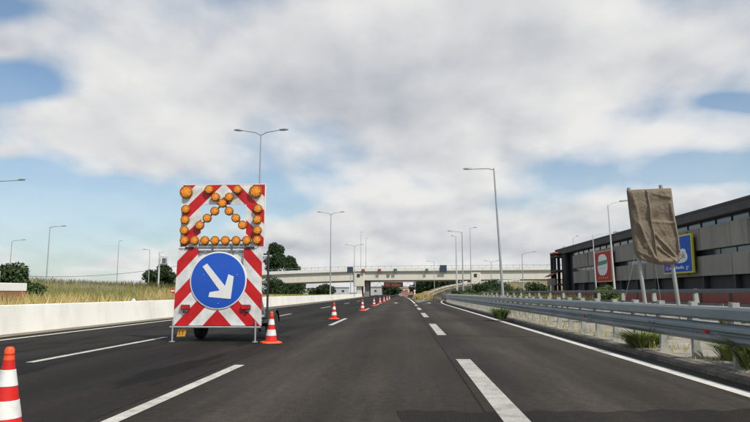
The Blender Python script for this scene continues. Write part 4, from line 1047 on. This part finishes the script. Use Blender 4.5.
for i in range(ny):
    y = Y0+i*PW
    for src in (sp1, sp2):
        o = src if i == 0 else link('spandrel_panel', src.data, bl); o.location = (random.uniform(-.02, .02), y, 0)
    for src in (win, win2):
        for k in range(2):
            o = src if (i == 0 and k == 0) else link('window_pane', src.data, bl); o.location = (0, y+k*PW/2, 0)
    for k in range(2):
        o = mul if (i == 0 and k == 0) else link('mullion', mul.data, bl); o.location = (0, y+k*PW/2, 0)
    if i % 2 == 1:
        o = rec if i == 1 else link('pilaster', rec.data, bl); o.location = (-.02, y+PW*.45, 0)
        o = rec2 if i == 1 else link('pilaster', rec2.data, bl); o.location = (-.02, y+PW*.45, 0)
# ground-floor columns and the red plinth
cm = MB().box(.1, .5, -.2, .2, -.1, zq1-.0).build('column', 'building_dark', bl)
for i in range(ny+1): o = cm if i == 0 else link('column', cm.data, bl); o.location = (0, Y0+i*PW, 0)
# stair tower at the far end: open dark frame with slanting red-roofed porch
ty0, ty1 = Y1-5.6, Y1+.2
for (x, y) in ((-.3, ty0), (-.3, ty0+2.0), (-.3, ty1-.5), (-1.5, ty1-.5), (-1.5, ty1-2.6)):
    MB().box(x, x+.45, y, y+.45, -.1, zr0+.1).build('tower_column', 'building_dark', bl)
MB().box(-.35, .7, ty0+.5, ty0+1.9, -.1, zr0).build('tower_wall', 'building_dark', bl)
for z in (bz(214), bz(245), bz(275)): MB().box(-1.5, .6, ty0+1.8, ty1, z-.18, z+.1).build('tower_floor', 'roof_dark', bl)
MB().box(-1.55, .6, ty0+1.9, ty1+.05, zr0+.1, zr0+.35).build('tower_roof', 'roof_tile_red', bl)
MB().add([(-2.6, ty0+2, bz(259)), (-2.6, ty1+.3, bz(259)), (-1.2, ty1+.3, bz(250)), (-1.2, ty0+2, bz(250)), (-2.6, ty0+2, bz(258)), (-2.6, ty1+.3, bz(258)), (-1.2, ty1+.3, bz(249)), (-1.2, ty0+2, bz(249))], [(0, 1, 2, 3), (7, 6, 5, 4), (0, 4, 5, 1), (1, 5, 6, 2), (2, 6, 7, 3), (3, 7, 4, 0)]).build('porch_roof', 'roof_tile_red', bl)
MB().box(-2.2, -1.52, ty0+2.2, ty1, bz(277), bz(262)).build('porch_wall', 'spandrel', bl)
for i in range(4): MB().box(-2.26, -2.19, ty0+2.4+i*.85, ty0+2.9+i*.85, bz(273), bz(264)).build('window_pane', 'glass_dark', bl)
MB().box(-2.15, -1.8, ty0+2.3, ty0+2.7, -.1, bz(277)).build('tower_column', 'spandrel', bl); MB().box(-2.15, -1.8, ty1-.5, ty1-.1, -.1, bz(277)).build('tower_column', 'spandrel', bl)
# tiled ridge showing above the roof
MB().add([(2, 40, zr1), (8, 40, zr1), (8, 58, zr1), (2, 58, zr1), (5, 41, zr1+1.0), (5, 57, zr1+1.0)], [(0, 1, 4), (1, 2, 5, 4), (2, 3, 5), (3, 0, 4, 5), (3, 2, 1, 0)]).build('roof_ridge', 'roof_tile_red', bl)
for (y, w_) in ((26.5, 1.6), (33, 1.0)): MB().bevbox(3, 3+w_, y, y+w_, zr1, zr1+1.1, .05).build('roof_vent', 'roof_dark', bl)

# long low red wall in front of the building
rw = empty('red_wall', 'low dark red wall in front of the long building', 'wall', (21, 50, .3))
MB().bevbox(-.15, .15, -22, 50, -.4, 1.0, .03).build('wall_body', 'red_wall', rw)
MB().box(-.2, .2, -22, 50, 1.0, 1.08).build('coping', 'building_dark', rw)
for i in range(18): 
    y = -21+i*4; o = MB().box(-.19, -.14, -.12, .12, -.4, .98).build('pier', 'building_dark', rw) if i == 0 else link('pier', pm5, rw)
    pm5 = o.data; o.location = (0, y, 0)

# billboards, parallel to the road, fixed to the facade
def board(name, label, px0, px1, pyt, pyb, frame, face, bx=BX-.55):
    a = atX(px0, pyb, bx); c = atX(px1, pyb, bx); yc = (a.y+c.y)/2; w = abs(a.y-c.y)
    zlo = atX((px0+px1)/2, pyb, bx).z; zhi = atX((px0+px1)/2, pyt, bx).z; h = zhi-zlo
    t = empty(name, label, 'billboard', (bx, yc, zlo), (0, 0, -math.pi/2))   # local +x runs towards the camera, -y faces the road
    MB().bevbox(-w/2, w/2, -.06, .16, 0, h, .02).build('frame', frame, t); f = MB().box(-w/2+.18, w/2-.18, -.085, -.058, .16, h-.16).build('face', face, t)
    MB().box(-w/2+.4, -w/2+.6, .16, .5, .4, h-.4).build('bracket', 'building_dark', t); MB().box(w/2-.6, w/2-.4, .16, .5, .4, h-.4).build('bracket', 'building_dark', t)
    return t, f, w, h
def oval(b, cx, cz, rx, rz, y0, y1, n=28, p=2.0):
    pts = []
    for k in range(n):
        a = 2*math.pi*k/n; c, s = math.cos(a), math.sin(a); pts.append((cx+rx*math.copysign(abs(c)**(2/p), c), cz+rz*math.copysign(abs(s)**(2/p), s)))
    b.prism(pts, y0, y1)
def text_part(txt, parent, mat, x, z, size, y, sx=1.0):
    cu = bpy.data.curves.new('lettering', 'FONT'); cu.body = txt; cu.size = size; cu.extrude = .004; cu.align_x = 'CENTER'; cu.align_y = 'CENTER'
    o = bpy.data.objects.new('lettering', cu); COL.objects.link(o); bpy.context.view_layer.update()
    dg = bpy.context.evaluated_depsgraph_get(); me = bpy.data.meshes.new_from_object(o.evaluated_get(dg)); bpy.data.objects.remove(o)
    me.materials.clear(); me.materials.append(MATS[mat]); q = link('lettering', me, parent); q.location = (x, y, z); q.rotation_euler = (math.pi/2, 0, 0); q.scale = (sx, 1, 1); return q
t, f, w, h = board('billboard', 'red billboard with a white oval and green band on the building front', 595.8, 612.6, 250.5, 282, 'billboard_orange', 'billboard_red')
b = MB(); oval(b, 0, h*.55, w*.30, h*.34, -.10, -.084, 28, 2.6); b.build('white_oval', 'print_white', f)
b = MB(); b.prism([(-w*.33, h*.53), (w*.26, h*.57), (w*.30, h*.70), (-w*.27, h*.66)], -.116, -.1005); b.build('green_band', 'print_green', f)
b = MB(); b.prism([(-w*.16, h*.42), (w*.16, h*.43), (w*.16, h*.45), (-w*.16, h*.44)], -.112, -.1005); b.build('grey_line', 'far_wall', f)
b = MB()
for i in range(5): x = (-.24+.12*i)*w; b.prism([(x, h*.11), (x+.05*w, h*.11), (x+.05*w, h*.16), (x, h*.16)], -.092, -.0855)
b.build('small_print', 'billboard_orange', f)
b = MB(); b.prism([(-w*.30, h*.62), (-w*.26, h*.62), (-w*.20, h*.86), (-w*.26, h*.86)], -.122, -.117); b.build('red_stroke', 'billboard_red', f)
t, f, w, h = board('billboard', 'blue billboard with a yellow frame and white lettering behind the covered sign', 664.5, 694, 235.5, 273.5, 'billboard_yellow', 'billboard_blue')
b = MB(); oval(b, .10*w, h*.42, w*.26, h*.15, -.10, -.084, 28, 2.6); oval(b, .22*w, h*.55, w*.10, h*.09, -.0995, -.0842, 20); oval(b, .05*w, h*.56, w*.12, h*.11, -.0990, -.0844, 20); oval(b, .03*w, h*.75, w*.05, h*.05, -.0992, -.0846, 16); b.build('white_cloud', 'print_white', f)
text_part('ok', f, 'print_dark', .20*w, h*.46, h*.26, -.104, 1.25)
text_part('gr', f, 'print_white', .34*w, h*.155, h*.15, -.09, 1.3)
b = MB()
for i in range(9): x = (-.26+.055*i)*w; b.prism([(x, h*.12), (x+.038*w, h*.12), (x+.038*w, h*.12+h*(.05+.03*(i % 3 == 1))), (x, h*.12+h*(.05+.03*(i % 3 == 1)))], -.092, -.0855)
b.build('small_print', 'print_white', f)
b = MB(); oval(b, -.35*w, h*.15, w*.055, h*.055, -.096, -.0855, 14, 3); b.build('emblem', 'print_pink', f)

# ================================================================== left side odds and ends
cbx, cy1 = -16.0, 16.0*FPX/385.5
cb_ = empty('roadside_cabin', 'white roadside cabin with a brown base cut by the left edge', 'cabin', (cbx-1.2, cy1-3, .35))
zt_ = CAM_H+9.3*cy1/FPX-.35; zm_ = CAM_H+1.7*cy1/FPX-.35
MB().bevbox(-1.2, 1.2, -5, 3, zm_, zt_, .015).build('upper_wall', 'cabin_white', cb_); MB().bevbox(-1.18, 1.18, -4.98, 2.98, -.3, zm_+.005, .01).build('base', 'cabin_brown', cb_)
MB().tube([(.6, 2.0, zt_-.02), (.6, 2.0, zt_+.48)], .05, 10).build('vent_pipe', 'pole_pale', cb_, True)
# camera mast left of the trailer
p = atY(158, 292, 52); H = atY(158, 252, 52).z; z0 = bank_z(p.x, 52)
t = empty('camera_mast', 'pale mast with a basket-like box on the bank left of the trailer', 'mast', (p.x, 52, z0))
MB().tube([(0, 0, -.1), (0, 0, H-z0)], .07, 10).build('pole', 'pole_pale', t, True)
b = MB(); q = lambda px, py: (atY(px, py, 52).x-p.x, atY(px, py, 52).z-z0)
x0_, zz0 = q(161.5, 264); x1_, zz1 = q(167, 257)
for z in (zz0, zz1):
    b.tube([(x0_, -.2, z), (x1_, -.2, z), (x1_, .25, z), (x0_, .25, z), (x0_, -.2, z)], .02, 6)
for x in (x0_, x1_):
    for y in (-.2, .25): b.tube([(x, y, zz0), (x, y, zz1)], .02, 6)
b.tube([(0, 0, zz1+.1), (x1_, 0, zz1)], .03, 6); b.tube([(0, 0, zz0), (x0_, 0, zz0)], .03, 6); b.tube([(0, 0, H-z0-.05), (.35, 0, H-z0)], .025, 6)
b.build('basket', 'pole_pale', t, True); MB().bevbox(x0_+.06, x1_-.05, -.12, .16, zz0+.05, zz1-.1, .02).build('camera_box', 'pole_dark', t)
# overhead cable between two wooden poles
A = atY(14, 275.5, 70); B = atY(222, 256, 78)
pts = [A.lerp(B, i/24)-Vector((0, 0, 1.0*4*(i/24)*(1-i/24))) for i in range(25)]
cabl = MB().tube([q-A for q in pts], .025, 6).build('overhead_cable', 'lamp_black', None, True, loc=A); tag(cabl, 'thin overhead cable sagging across the sky left of the trailer', 'cable')
for k, q in enumerate((A, B)):
    t = empty('cable_pole', ('wooden cable pole behind the dark bush at the left edge', 'wooden cable pole hidden behind the arrow trailer')[k], 'pole', (q.x, q.y, 0)); MB().tube([(0, 0, -.1), (0, 0, q.z+.25)], [.12, .08], 8).build('shaft', 'bark', t, True)
p = atY(173.3, 292, 40); t = empty('small_sign', 'little red and white marker on the bank left of the trailer', 'sign', (p.x, 40, bank_z(p.x, 40))); MB().box(-.22, .22, -.02, .02, .45, .72).build('plate', 'cone_red', t); MB().box(-.17, .1, -.026, -.0205, .54, .63).build('stripe', 'cone_white', t); MB().tube([(0, .04, -.1), (0, .04, .72)], .03, 6).build('post', 'pole_grey', t, True)

p = atY(134, 293, 30); zz = bank_z(p.x, 30)
b = MB(); rd = random.Random(3); pts = []
for i in range(7):
    for k in range(6):
        a = 2*math.pi*k/6; h_ = i/6; rr = (.03+.17*math.sin(math.pi*min(1, h_*.9+.08)))*(.7+.6*rd.random()); pts.append((rr*math.cos(a), rr*math.sin(a), h_*.42))
fs = [(i*6+k, i*6+(k+1) % 6, i*6+6+(k+1) % 6, i*6+6+k) for i in range(6) for k in range(6)]+[tuple(range(6)), tuple(36+k for k in range(6))]
o = b.add(pts, fs).build('plastic_bag', 'cabin_white', None, loc=(p.x, 30, zz+.22)); o.scale = (.6, .6, .6); tag(o, 'white plastic bag caught in the grass on the left bank', 'bag')
